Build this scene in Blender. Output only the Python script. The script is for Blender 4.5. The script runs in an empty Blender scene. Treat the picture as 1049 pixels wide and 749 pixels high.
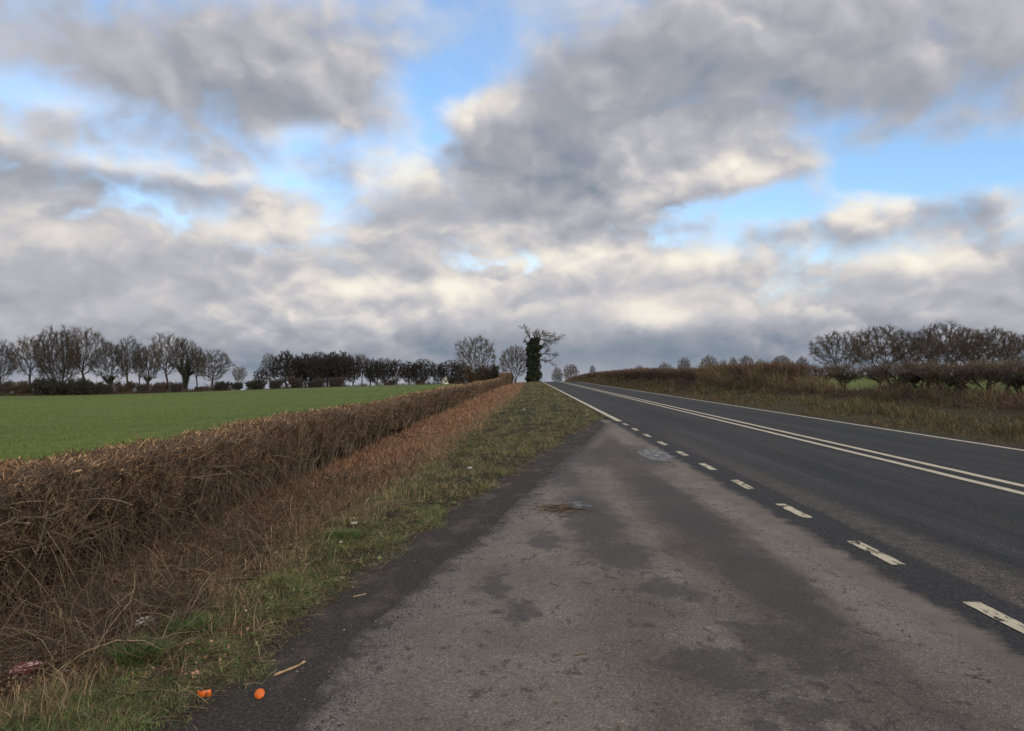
import bpy, math, random
import numpy as np
from mathutils import Vector, Matrix

# ------------------------------------------------------------------ camera, sky, sun, exposure
sc = bpy.context.scene
COL = sc.collection
PW, PH, FPX = 1049.0, 749.0, 774.0
VPX, VPY = 540.0, 383.0
CAM_H = 1.65
YAW = math.atan((VPX - PW / 2) / FPX)
PITCH = math.atan((VPY - PH / 2) / FPX)
cam_d = bpy.data.cameras.new('camera')
cam = bpy.data.objects.new('camera', cam_d)
COL.objects.link(cam)
cam.location = (0, 0, CAM_H)
cam.rotation_euler = (math.pi / 2 + PITCH, 0, YAW)
cam_d.sensor_width = 36.0
cam_d.lens = FPX / PW * 36.0
cam_d.clip_start = 0.05
cam_d.clip_end = 20000
sc.camera = cam
sc.view_settings.view_transform = 'Standard'
sc.view_settings.look = 'None'
sc.view_settings.exposure = 0.0
sc.view_settings.gamma = 1.0
SUN_EL, SUN_AZ = 24.0, 142.0           # azimuth from the road's direction, to the right
_rot = Matrix.Rotation(YAW, 3, 'Z') @ Matrix.Rotation(PITCH, 3, 'X')


def ray(px, py):
    """direction through a photo pixel, scaled so that y = 1"""
    d = _rot @ Vector(((px - PW / 2) / FPX, 1.0, (PH / 2 - py) / FPX))
    return d / d.y


def azel(px, py):
    d = (_rot @ Vector(((px - PW / 2) / FPX, 1.0, (PH / 2 - py) / FPX))).normalized()
    return math.atan2(d.x, d.y), math.asin(d.z)


def srgb(r, g, b):
    f = lambda c: (c / 255 / 12.92) if c <= 10 else ((c / 255 + 0.055) / 1.055) ** 2.4
    return (f(r), f(g), f(b), 1.0)


class NT:
    """small node-tree helper"""
    def __init__(s, tree):
        s.t = tree; s.n = tree.nodes; s.l = tree.links

    def new(s, typ, **kw):
        n = s.n.new(typ)
        for k, v in kw.items():
            setattr(n, k, v)
        return n

    def put(s, sock, v):
        if v is None:
            return
        if isinstance(v, bpy.types.NodeSocket):
            s.l.new(v, sock)
        else:
            sock.default_value = v

    def math(s, op, a, b=None, c=None, clamp=False):
        n = s.new('ShaderNodeMath', operation=op, use_clamp=clamp)
        for i, v in enumerate((a, b, c)):
            s.put(n.inputs[i], v)
        return n.outputs[0]

    def vmath(s, op, a, b=None, c=None):
        n = s.new('ShaderNodeVectorMath', operation=op)
        for i, v in enumerate((a, b, c)):
            s.put(n.inputs[i], v)
        return n.outputs['Value'] if op in ('DOT_PRODUCT', 'LENGTH') else n.outputs['Vector']

    def noise(s, vec, scale, detail=5, rough=0.55, dist=0.0, out='Fac', lac=2.0):
        n = s.new('ShaderNodeTexNoise')
        s.put(n.inputs['Vector'], vec)
        s.put(n.inputs['Scale'], scale)
        n.inputs['Detail'].default_value = detail
        n.inputs['Roughness'].default_value = rough
        n.inputs['Distortion'].default_value = dist
        n.inputs['Lacunarity'].default_value = lac
        return n.outputs[out]

    def ramp(s, fac, stops, interp='LINEAR'):
        n = s.new('ShaderNodeValToRGB')
        s.put(n.inputs[0], fac)
        e = n.color_ramp
        e.interpolation = interp
        while len(e.elements) < len(stops):
            e.elements.new(0.5)
        for el, (p, c) in zip(e.elements, stops):
            el.position = p
            el.color = c if len(c) == 4 else (*c, 1)
        return n.outputs[0]

    def mix(s, fac, a, b, blend='MIX'):
        n = s.new('ShaderNodeMix', data_type='RGBA', blend_type=blend)
        s.put(n.inputs[0], fac); s.put(n.inputs[6], a); s.put(n.inputs[7], b)
        return n.outputs[2]

    def maprange(s, v, a, b, c=0.0, d=1.0, smooth=False):
        n = s.new('ShaderNodeMapRange', interpolation_type='SMOOTHSTEP' if smooth else 'LINEAR')
        for i, x in enumerate((v, a, b, c, d)):
            s.put(n.inputs[i], x)
        return n.outputs[0]

    def sep(s, v):
        n = s.new('ShaderNodeSeparateXYZ'); s.put(n.inputs[0], v)
        return n.outputs

    def comb(s, x, y, z):
        n = s.new('ShaderNodeCombineXYZ')
        for i, v in enumerate((x, y, z)):
            s.put(n.inputs[i], v)
        return n.outputs[0]

    def blobs(s, uv, items, base):
        """sum of soft elliptical lumps; uv in radians (azimuth, elevation)"""
        acc = base
        for (cx, cy, sx, sy, amp) in items:
            v = s.vmath('MULTIPLY_ADD', uv, (1 / sx, 1 / sy, 0), (-cx / sx, -cy / sy, 0))
            d = s.vmath('DOT_PRODUCT', v, v)
            e = s.math('POWER', 0.3679, d)
            acc = s.math('MULTIPLY_ADD', e, amp, acc)
        return acc


def sky_items(lst):
    out = []
    for (px, py, sx, sy, a) in lst:
        az, el = azel(px, py)
        out.append((az, el, sx / FPX * 1.25 * math.cos(az) ** 1.0, sy / FPX * 1.25 * math.cos(az) ** 1.0, a))
    return out


# cloud cover (+ cloud, - open sky) and cloud shade (+ sunlit, - grey base): where the clouds of that afternoon stood
COVER = sky_items([
    (500, 25, 62, 52, -.85), (600, 20, 45, 28, -.45), (425, 92, 75, 28, -.75), (345, 145, 60, 18, -.70), (285, 195, 36, 12, -.6),
    (890, 186, 84, 20, -.9), (1035, 170, 60, 28, -.7), (800, 208, 36, 12, -.45), (697, 210, 32, 10, -.5), (845, 140, 40, 12, -.35),
    (475, 262, 46, 9, -.22), (455, 148, 26, 7, -.45), (505, 140, 14, 14, -.2), (590, 228, 40, 6, -.3), (770, 205, 30, 12, -.3), (830, 262, 50, 10, -.4), (600, 245, 40, 8, -.3), (70, 92, 80, 12, -.16), (150, 158, 60, 8, -.14), (700, 240, 40, 10, -.3),
    (220, 60, 160, 55, .55), (30, 40, 90, 40, .40), (350, 60, 60, 45, .30), (60, 130, 60, 20, .3), (520, 160, 40, 30, .35), (820, 65, 220, 62, .65), (560, 180, 60, 50, .55), (90, 265, 180, 60, .5),
    (410, 178, 58, 22, .5), (472, 116, 36, 18, .55), (742, 180, 52, 18, .8), (650, 200, 34, 16, .6), (560, 130, 50, 30, .3), (900, 215, 60, 14, .5), (500, 350, 900, 55, 1.0), (200, 290, 260, 40, .35), (280, 130, 60, 25, .3), (130, 180, 90, 18, .4)])
SHADE = sky_items([
    (230, 70, 150, 45, -.10), (190, 125, 90, 22, -.10), (740, 90, 150, 50, -.14), (960, 110, 120, 36, -.12), (640, 60, 60, 40, -.10),
    (60, 185, 90, 18, -.26), (200, 190, 50, 10, -.2), (80, 285, 150, 45, -.10), (575, 180, 60, 40, -.16), (610, 215, 70, 22, -.12), (340, 186, 14, 14, -.3),
    (400, 172, 46, 20, .42), (470, 112, 34, 15, .42), (748, 180, 40, 14, .42), (650, 200, 22, 12, .4), (130, 170, 70, 10, .32),
    (215, 183, 34, 9, .25), (300, 142, 28, 15, .3), (250, 232, 46, 16, .3), (380, 286, 36, 11, .38), (460, 293, 20, 12, .32), (675, 320, 32, 15, .34),
    (560, 268, 74, 10, .4), (890, 212, 42, 12, .35), (930, 265, 44, 13, .32), (710, 262, 44, 12, .28), (300, 316, 16, 9, .25), (30, 95, 26, 10, .25),
    (540, 300, 500, 40, .07), (120, 235, 90, 16, .10), (30, 240, 40, 20, .12), (600, 285, 60, 10, .08), (800, 295, 60, 14, .12), (860, 318, 70, 12, .10), (330, 330, 120, 12, .08), (350, 245, 60, 16, .14), (500, 240, 40, 10, .2), (1035, 215, 20, 14, .25),
    (800, 240, 40, 13, -.12), (985, 215, 30, 13, -.28), (440, 225, 60, 14, -.1), (500, 376, 900, 24, -.26), (690, 358, 200, 18, -.22), (1000, 290, 90, 30, -.06)])

world = bpy.data.worlds.new('World')
sc.world = world
world.use_nodes = True
w = NT(world.node_tree)
w.n.clear()
SKY_K = 0.10
tc = w.new('ShaderNodeTexCoord')
dirv = w.vmath('NORMALIZE', tc.outputs['Generated'])
dx, dy, dz = w.sep(dirv)
az = w.math('ARCTAN2', dx, dy)
el = w.math('ARCSINE', dz)
uv0 = w.comb(az, el, 0.0)
zc = w.math('ADD', w.math('MAXIMUM', dz, -0.2), 0.60)
pl = w.comb(w.math('DIVIDE', dx, zc), w.math('DIVIDE', dy, zc), 0.37)
warp = w.vmath('SUBTRACT', w.noise(pl, 4.2, 5, 0.6, out='Color'), (0.5, 0.5, 0.5))
uv = w.vmath('MULTIPLY_ADD', warp, (0.15, 0.09, 0.0), uv0)
plw = w.vmath('MULTIPLY_ADD', warp, (0.17, 0.17, 0.10), pl)


def puffs(vec):
    """cauliflower heads: rounded cells of several sizes, on top of a slow swell"""
    n = w.new('ShaderNodeTexVoronoi', feature='F1')
    w.put(n.inputs['Vector'], vec)
    n.inputs['Scale'].default_value = 6.4
    n.inputs['Detail'].default_value = 2.0
    n.inputs['Roughness'].default_value = 0.55
    n.inputs['Lacunarity'].default_value = 2.2
    slow = w.noise(vec, 3.9, 6, 0.50)
    return w.math('MULTIPLY_ADD', n.outputs['Distance'], -0.62, slow)


n3 = w.noise(plw, 12.0, 6, 0.55)
d0 = puffs(plw)
d1 = puffs(w.vmath('MULTIPLY_ADD', plw, (0.972, 0.972, 1.0), (0.016, 0.0, 0.0)))
soft = w.noise(pl, 1.7, 3, 0.5)
cov = w.blobs(uv, COVER, 0.31)
cov = w.math('MULTIPLY_ADD', w.math('SUBTRACT', d0, 0.02), 1.6, cov)
cov = w.math('MULTIPLY_ADD', w.math('SUBTRACT', n3, 0.5), 0.30, cov)
wid = w.maprange(soft, 0.38, 0.60, 0.24, 0.62, True)
alpha = w.maprange(cov, w.math('MULTIPLY', wid, -1.0), wid, 0.0, 1.0, smooth=True)
shd = w.blobs(uv, SHADE, 0.55)
rel = w.maprange(w.noise(pl, 1.3, 3, 0.5), 0.38, 0.62, 0.18, 0.72, True)
shd = w.math('MULTIPLY_ADD', w.math('SUBTRACT', d0, d1), rel, shd)
shd = w.math('MULTIPLY_ADD', w.math('SUBTRACT', n3, 0.5), 0.20, shd)
shd = w.math('MULTIPLY_ADD', w.math('SUBTRACT', 1.0, alpha), 0.22, shd)
ccol = w.ramp(shd, [(0.0, srgb(112, 128, 146)), (0.22, srgb(142, 150, 163)), (0.42, srgb(165, 167, 176)), (0.60, srgb(188, 188, 194)),
                    (0.80, srgb(226, 220, 214)), (1.0, srgb(250, 244, 230))])
sky = w.new('ShaderNodeTexSky', sky_type='NISHITA')
sky.sun_disc = False
sky.sun_elevation = math.radians(SUN_EL)
sky.sun_rotation = math.radians(SUN_AZ)
sky.air_density = 1.0; sky.dust_density = 0.6; sky.ozone_density = 1.2
cir = w.noise(w.vmath('MULTIPLY', pl, (3.2, 1.3, 1.0)), 1.6, 7, 0.62, 0.6)
blue = w.mix(1.0, sky.outputs[0], (1.75, 2.05, 2.30, 1), 'MULTIPLY')
blue = w.mix(w.maprange(cir, 0.40, 0.72, 0.02, 0.48, True), blue, tuple(c / SKY_K for c in srgb(206, 216, 232)[:3]) + (1,))
ccol10 = w.vmath('SCALE', ccol, None)
ccol10.node.inputs['Scale'].default_value = 1.0 / SKY_K
# unseen sky overhead and behind the viewer, brightened and warmed to light the ground
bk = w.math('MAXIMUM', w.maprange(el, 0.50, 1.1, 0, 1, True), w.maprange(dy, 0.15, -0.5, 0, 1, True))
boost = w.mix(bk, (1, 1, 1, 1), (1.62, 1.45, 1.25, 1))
tot = w.mix(alpha, blue, ccol10)
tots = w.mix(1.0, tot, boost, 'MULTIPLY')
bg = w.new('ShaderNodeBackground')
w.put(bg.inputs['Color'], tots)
bg.inputs['Strength'].default_value = SKY_K
wo = w.new('ShaderNodeOutputWorld')
w.l.new(bg.outputs[0], wo.inputs['Surface'])
world.cycles.sampling_method = 'MANUAL'
world.cycles.sample_map_resolution = 512

sun_d = bpy.data.lights.new('sun', 'SUN')
sun_d.energy = 1.5
sun_d.angle = math.radians(12)
sun_d.color = (1.0, 0.84, 0.64)
sun = bpy.data.objects.new('sun', sun_d)
COL.objects.link(sun)
_a, _e = math.radians(SUN_AZ), math.radians(SUN_EL)
sdir = Vector((math.sin(_a) * math.cos(_e), math.cos(_a) * math.cos(_e), math.sin(_e)))
sun.rotation_euler = sdir.to_track_quat('Z', 'Y').to_euler()

# ------------------------------------------------------------------ helpers
R = np.random.default_rng(7)


def tag(o, label=None, cat=None, group=None, kind=None):
    if label: o['label'] = label
    if cat: o['category'] = cat
    if group: o['group'] = group
    if kind: o['kind'] = kind
    return o


def empty(name, loc, rz=0.0, scale=(1, 1, 1)):
    o = bpy.data.objects.new(name, None)
    COL.objects.link(o)
    o.empty_display_size = 0.2
    o.location = loc
    o.rotation_euler = (0, 0, rz)
    o.scale = scale
    return o


def mesh_obj(name, V, F, mat, parent=None, smooth=False, loc=None):
    """V (n,3); F (m,k) of equal-sized faces or list of such arrays"""
    Fs = F if isinstance(F, list) else [F]
    me = bpy.data.meshes.new(name)
    V = np.asarray(V, np.float32)
    me.vertices.add(len(V))
    me.vertices.foreach_set('co', V.ravel())
    loops = np.concatenate([f.ravel() for f in Fs]).astype(np.int32)
    sizes = np.concatenate([np.full(len(f), f.shape[1], np.int32) for f in Fs])
    starts = np.concatenate([[0], np.cumsum(sizes)[:-1]]).astype(np.int32)
    me.loops.add(len(loops))
    me.loops.foreach_set('vertex_index', loops)
    me.polygons.add(len(sizes))
    me.polygons.foreach_set('loop_start', starts)
    me.polygons.foreach_set('loop_total', sizes)
    if smooth:
        me.polygons.foreach_set('use_smooth', np.ones(len(sizes), bool))
    me.update(calc_edges=True)
    me.materials.append(mat)
    o = bpy.data.objects.new(name, me)
    COL.objects.link(o)
    if parent is not None:
        o.parent = parent
    if loc is not None:
        o.location = loc
    return o


def nrm(v):
    return v / np.maximum(np.linalg.norm(v, axis=-1, keepdims=True), 1e-9)


def tubes(P, rad, sides=3, cap=False):
    """P (N,K,3) polylines, rad (N,K) -> verts, quads"""
    N, K, _ = P.shape
    T = np.empty_like(P)
    T[:, 1:-1] = P[:, 2:] - P[:, :-2]
    T[:, 0] = P[:, 1] - P[:, 0]
    T[:, -1] = P[:, -1] - P[:, -2]
    T = nrm(T)
    m = nrm(P[:, -1] - P[:, 0])
    ref = np.where(np.abs(m[:, 2:3]) > 0.8, np.array([[1.0, 0, 0]]), np.array([[0, 0, 1.0]]))[:, None, :]
    A = nrm(np.cross(T, np.broadcast_to(ref, T.shape)))
    B = np.cross(T, A)
    ang = np.arange(sides) * 2 * np.pi / sides
    V = P[:, :, None, :] + rad[:, :, None, None] * (np.cos(ang)[None, None, :, None] * A[:, :, None, :] + np.sin(ang)[None, None, :, None] * B[:, :, None, :])
    idx = np.arange(N * K * sides).reshape(N, K, sides)
    a = idx[:, :-1]; b = idx[:, 1:]
    Q = np.stack([a, np.roll(a, -1, 2), np.roll(b, -1, 2), b], -1).reshape(-1, 4)
    if cap:
        Fs = [Q]
        e = idx[:, -1]
        Fs.append(e)
        return V.reshape(-1, 3), Fs
    return V.reshape(-1, 3), Q


def join(parts):
    """list of (V, F or [F..]) -> V, [F..]"""
    Vs, Fs, off = [], {}, 0
    for V, F in parts:
        for f in (F if isinstance(F, list) else [F]):
            Fs.setdefault(f.shape[1], []).append(f + off)
        Vs.append(V); off += len(V)
    return np.concatenate(Vs), [np.concatenate(v) for v in Fs.values()]


def bent(base, direc, length, K, bend, rng, droop=0.0):
    """N curved polylines"""
    N = len(base)
    t = np.linspace(0, 1, K)[None, :, None]
    side = nrm(rng.normal(size=(N, 3)))
    side -= (side * direc).sum(-1, keepdims=True) * direc
    L = length[:, None, None]
    P = base[:, None, :] + direc[:, None, :] * L * t + side[:, None, :] * L * bend * (4 * t * (1 - t)) * rng.uniform(-1, 1, (N, 1, 1))
    P[:, :, 2] -= (droop * L * t * t)[:, :, 0]
    return P


def blades(base, lean, h, wd, rng, curl=0.5):
    """grass blades: base (N,3), lean (N,3) horizontal lean, h, wd (N,)"""
    N = len(base)
    a = rng.uniform(0, 2 * np.pi, N)
    s = np.stack([np.cos(a), np.sin(a), np.zeros(N)], -1)
    up = np.array([0, 0, 1.0])
    mid = base + up * (h * 0.55)[:, None] + lean * (h * 0.35)[:, None]
    tip = base + up * (h * (1 - 0.25 * curl))[:, None] + lean * h[:, None]
    V = np.stack([base - s * wd[:, None], base + s * wd[:, None], mid + s * (wd * 0.8)[:, None], mid - s * (wd * 0.8)[:, None],
                  tip + s * (wd * 0.12)[:, None], tip - s * (wd * 0.12)[:, None]], 1)
    i = (np.arange(N) * 6)[:, None]
    Q = np.concatenate([i + np.array([[0, 1, 2, 3]]), i + np.array([[3, 2, 4, 5]])])
    return V.reshape(-1, 3), Q


# cheap value noise for shaping things in python
_perm = np.random.default_rng(3).random((64, 64))


def vnoise(x, y):
    x = np.asarray(x, float); y = np.asarray(y, float)
    xi = np.floor(x).astype(int); yi = np.floor(y).astype(int)
    fx = x - xi; fy = y - yi
    fx = fx * fx * (3 - 2 * fx); fy = fy * fy * (3 - 2 * fy)
    g = lambda a, b: _perm[a % 64, b % 64]
    return ((g(xi, yi) * (1 - fx) + g(xi + 1, yi) * fx) * (1 - fy) + (g(xi, yi + 1) * (1 - fx) + g(xi + 1, yi + 1) * fx) * fy)


def fbm(x, y):
    return vnoise(x, y) * .5 + vnoise(x * 2.1 + 7, y * 2.1 + 3) * .3 + vnoise(x * 4.3 + 1, y * 4.3 + 9) * .2


def ss(v, a, b):
    t = np.clip((np.asarray(v, float) - a) / (b - a), 0, 1)
    return t * t * (3 - 2 * t)


# ------------------------------------------------------------------ the lie of the land (road runs along +Y, x = 0 under the camera)
CREST0, CRESTR = 140.0, 3500.0
GR_Y = [-40, 2.0, 3.58, 4.9, 7.7, 10.6, 13.2, 15, 21, 27.3, 29, 60, 160, 400]
GR_X = [-2.1, -1.75, -1.66, -1.52, -1.20, -.62, -.10, .17, 1.35, 2.55, 2.95, 2.98, 2.98, 2.98]      # edge of the grass
TAR_Y = [-40, 3.74, 4.75, 5.46, 6.65, 7.9, 9.46, 12.6, 13.3, 18, 25, 27.5]
TAR_X = [-1.15, -1.05, -1.03, -.89, -.69, -.39, -.13, .44, .52, 1.45, 2.62, 3.1]                     # edge of the lay-by's tarmac
HED_Y = [-10, 100, 130, 160, 200, 300]
HED_X = [-4.55, -4.6, -4.3, -3.4, -3.2, -3.2]            # front foot of the left hedge
RH_Y = [-10, 35, 80, 300, 500]
RH_X = [17.0, 17.0, 14.0, 14.0, 14.0]                        # front foot of the right hedge


def gx(y): return np.interp(y, GR_Y, GR_X)
def tx(y): return np.interp(y, TAR_Y, TAR_X)
def hx(y): return np.interp(y, HED_Y, HED_X)
def rhx(y): return np.interp(y, RH_Y, RH_X)


def crest(y):
    t = np.clip(np.asarray(y, float) - CREST0, 0, 140)
    c = -t * t / (2 * CRESTR)
    return c - np.clip(np.asarray(y, float) - CREST0 - 140, 0, None) * 0.04


def H(x, y):
    x = np.asarray(x, float); y = np.asarray(y, float)
    g = gx(y)
    verge = -0.50 * ss(-x, -(g - 0.5), 4.5)
    field = -2.7 * ss(-x, 6, 118)
    rh = rhx(y)
    bh = np.interp(y, [0, 35, 90, 150, 300], [0.62, 0.62, .95, .85, .8])
    bank = bh * ss(x, 11.1, rh + 0.3) ** 0.9
    rf = 0.38 * ss(x, rh, 110) * 1.0
    z = np.where(x < 5, verge + field, bank + rf)
    rightness = ss(x, 11.0, 30 + np.clip(y - 250, 0, None) * 1.2)
    far = np.hypot(x, y)
    z = z + crest(y) * (1 - 0.97 * rightness) - 14 * ss(far, 500, 2500) * rightness - 0.03 * np.clip(far - np.maximum(np.abs(y), 300), 0, None) * (1 - rightness) * (x < 0)
    bump = (fbm(x * 1.7 + 20, y * 1.7) - 0.5) * 0.10 * np.where(x < 5, ss(g - x, 0.05, 0.9), ss(x, 11.3, 12.5))
    fine = (fbm(x * 6.1 + 3, y * 6.1) - 0.5) * 0.05 * np.where(x < 5, ss(g - x, 0.0, 0.4), ss(x, 11.2, 12))
    z = z + bump + fine
    tt = np.where(y < 27, tx(y) + 0.10, g - 0.2)
    ditch = -0.03 * ss(x, tt, tt + 0.3) * (1 - ss(x, 10.9, 11.3))
    return z + ditch


def on_ground(px, py, it=40):
    """point of the ground seen at a photo pixel"""
    d = ray(px, py)
    lo, hi = 1.5, 2.0
    f = lambda t: CAM_H + d.z * t - float(H(d.x * t, t))
    while f(hi) > 0 and hi < 900:
        lo = hi; hi *= 1.05
    for _ in range(it):
        m = (lo + hi) / 2
        if f(m) > 0: lo = m
        else: hi = m
    return Vector((d.x * hi, hi, float(H(d.x * hi, hi))))


def at(px, y):
    d = ray(px, VPY)
    return d.x * y


# ------------------------------------------------------------------ materials
def mat_new(name):
    m = bpy.data.materials.new(name)
    m.use_nodes = True
    t = NT(m.node_tree)
    p = t.n['Principled BSDF']
    return m, t, p


def mat_island(name, stops, rough=0.85, spec=0.2, var=0.0, translucent=False):
    """one colour per twig / blade / leaf, drawn from a ramp"""
    m, t, p = mat_new(name)
    g = t.new('ShaderNodeNewGeometry')
    c = t.ramp(g.outputs['Random Per Island'], stops)
    if var:
        co = t.new('ShaderNodeTexCoord')
        n = t.noise(co.outputs['Object'], 5.0, 3)
        c = t.mix(1.0, c, t.ramp(n, [(0.3, (1 - var,) * 3), (0.7, (1 + var,) * 3)]), 'MULTIPLY')
    t.put(p.inputs['Base Color'], c)
    p.inputs['Roughness'].default_value = rough
    p.inputs['Specular IOR Level'].default_value = spec
    return m


def mat_plain(name, col, rough=0.8, spec=0.3, var=0.15, scale=8.0, bump=0.0, col2=None):
    m, t, p = mat_new(name)
    co = t.new('ShaderNodeTexCoord')
    n = t.noise(co.outputs['Object'], scale, 5)
    c2 = col2 or tuple(c * (1 - 2 * var) for c in col[:3])
    c = t.ramp(n, [(0.32, c2), (0.68, tuple(min(1, k * (1 + var)) for k in col[:3]))])
    t.put(p.inputs['Base Color'], c)
    p.inputs['Roughness'].default_value = rough
    p.inputs['Specular IOR Level'].default_value = spec
    if bump:
        b = t.new('ShaderNodeBump')
        b.inputs['Strength'].default_value = bump
        b.inputs['Distance'].default_value = 0.02
        t.put(b.inputs['Height'], n)
        t.put(p.inputs['Normal'], b.outputs[0])
    return m


def ground_material():
    m, t, p = mat_new('verge_and_field')
    co = t.new('ShaderNodeTexCoord').outputs['Object']
    x, y, z = t.sep(co)
    nb = t.noise(co, 0.7, 6, 0.6)
    nf = t.noise(co, 14.0, 5, 0.65)
    nff = t.noise(co, 70.0, 3, 0.6)
    # left verge: damp soil, moss and old straw; towards the hedge dead stalks
    soil = t.ramp(nf, [(0.30, (0.016, 0.013, 0.009)), (0.48, (0.034, 0.030, 0.016)), (0.62, (0.046, 0.044, 0.018)), (0.8, (0.075, 0.058, 0.030))])
    dead = t.ramp(nf, [(0.30, (0.018, 0.012, 0.008)), (0.5, (0.055, 0.032, 0.020)), (0.7, (0.12, 0.070, 0.042))])
    xl = t.math('MULTIPLY_ADD', nb, 1.1, x)
    verge = t.mix(t.maprange(xl, -1.9, -1.2, 1.0, 0.0, True), soil, dead)
    # gritty bare strip by the tarmac
    grit = t.ramp(t.noise(co, 46.0, 5, 0.7), [(0.30, (0.016, 0.014, 0.013)), (0.50, (0.045, 0.040, 0.035)), (0.66, (0.084, 0.074, 0.064)), (0.80, (0.20, 0.18, 0.16))])
    edge = t.new('ShaderNodeAttribute', attribute_name='strip')
    gfac = t.math('ADD', edge.outputs['Fac'], t.math('MULTIPLY', t.math('SUBTRACT', t.noise(co, 5.0, 6, 0.7), 0.5), 1.3))
    pat = t.noise(t.vmath('MULTIPLY', co, (1.0, .5, 1)), 2.4, 6, 0.68)
    grit = t.mix(t.maprange(pat, 0.50, 0.66, 0, 0.75, True), grit, (0.105, 0.092, 0.079, 1))
    verge = t.mix(t.maprange(gfac, 0.42, 0.58, 0, 1, True), verge, grit)
    # winter wheat: thin drilled rows with soil between, greener and yellower patches
    ang = t.math('MULTIPLY_ADD', x, 0.985, t.math('MULTIPLY', y, 0.17))
    rows = t.math('SINE', t.math('MULTIPLY', t.math('MULTIPLY_ADD', nb, 0.25, ang), 2 * math.pi / 1.4))
    tram = t.math('PINGPONG', t.math('ADD', ang, t.math('MULTIPLY', nb, 0.2)), 12.0)
    tramf = t.maprange(tram, 0.15, 0.6, 1.0, 0.0, True)
    big = t.noise(co, 0.045, 5, 0.6)
    crop = t.ramp(t.math('ADD', t.math('MULTIPLY', big, 0.55), t.math('MULTIPLY', nf, 0.45)),
                  [(0.30, (0.078, 0.110, 0.026)), (0.50, (0.112, 0.150, 0.036)), (0.70, (0.150, 0.185, 0.050))])
    crop = t.mix(t.maprange(rows, -1, 1, 0.0, 0.30), crop, (0.06, 0.075, 0.024, 1))
    crop = t.mix(t.math('MULTIPLY', tramf, 0.12), crop, (0.055, 0.060, 0.024, 1))
    crop = t.mix(t.math('MULTIPLY', t.maprange(nff, 0.45, 0.75, 0, 1), 0.30), crop, (0.05, 0.062, 0.018, 1))
    stk = t.noise(t.vmath('MULTIPLY', co, (0.10, 0.55, 1)), 1.0, 6, 0.66)
    crop = t.mix(1.0, crop, t.ramp(stk, [(0.30, (.72, .76, .74)), (0.5, (1.0, 1.0, 1.0)), (0.70, (1.24, 1.18, 1.16))]), 'MULTIPLY')
    patchy = t.noise(co, 0.16, 6, 0.68)
    crop = t.mix(t.maprange(patchy, 0.56, 0.70, 0, 0.42, True), crop, (0.105, 0.110, 0.042, 1))
    isf = t.maprange(t.math('MULTIPLY_ADD', t.math('SUBTRACT', nb, 0.5), 0.5, x), -5.9, -5.3, 1.0, 0.0, True)
    isr = t.maprange(t.math('MULTIPLY_ADD', t.math('SUBTRACT', nb, 0.5), 1.6, x), 17.9, 19.0, 0.0, 1.0, True)
    right = t.ramp(nf, [(0.28, (0.022, 0.019, 0.012)), (0.5, (0.050, 0.044, 0.022)), (0.72, (0.095, 0.078, 0.042))])
    c = t.mix(t.maprange(x, 5.0, 5.2), verge, right)
    c = t.mix(t.math('MAXIMUM', isf, isr), c, crop)
    # far away: other fields, hedges and woods run together
    dist = t.vmath('LENGTH', t.comb(x, y, 0.0))
    farc = t.ramp(t.noise(co, 0.006, 4, 0.6), [(0.35, (0.035, 0.040, 0.026)), (0.5, (0.060, 0.080, 0.034)), (0.66, (0.085, 0.075, 0.045))], 'LINEAR')
    c = t.mix(t.maprange(dist, 330, 600, 0, 1, True), c, farc)
    t.put(p.inputs['Base Color'], c)
    p.inputs['Roughness'].default_value = 0.95
    p.inputs['Specular IOR Level'].default_value = 0.15
    b = t.new('ShaderNodeBump')
    b.inputs['Strength'].default_value = 0.6
    b.inputs['Distance'].default_value = 0.03
    t.put(b.inputs['Height'], t.math('ADD', nf, t.math('MULTIPLY', t.noise(co, 90, 3, 0.7), 0.35)))
    t.put(p.inputs['Normal'], b.outputs[0])
    return m


def stain(t, co, warpv, items):
    """stains on the tarmac, each with a ragged outline of its own: (x, y, sx, sy)"""
    acc = 0.0
    v0 = t.vmath('ADD', co, warpv)
    for (cx, cy, sx, sy) in items:
        v = t.vmath('MULTIPLY_ADD', v0, (1 / sx, 1 / sy, 0), (-cx / sx, -cy / sy, 0))
        e = t.math('POWER', 0.3679, t.vmath('DOT_PRODUCT', v, v))
        acc = t.math('MAXIMUM', acc, e)
    return acc


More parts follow.
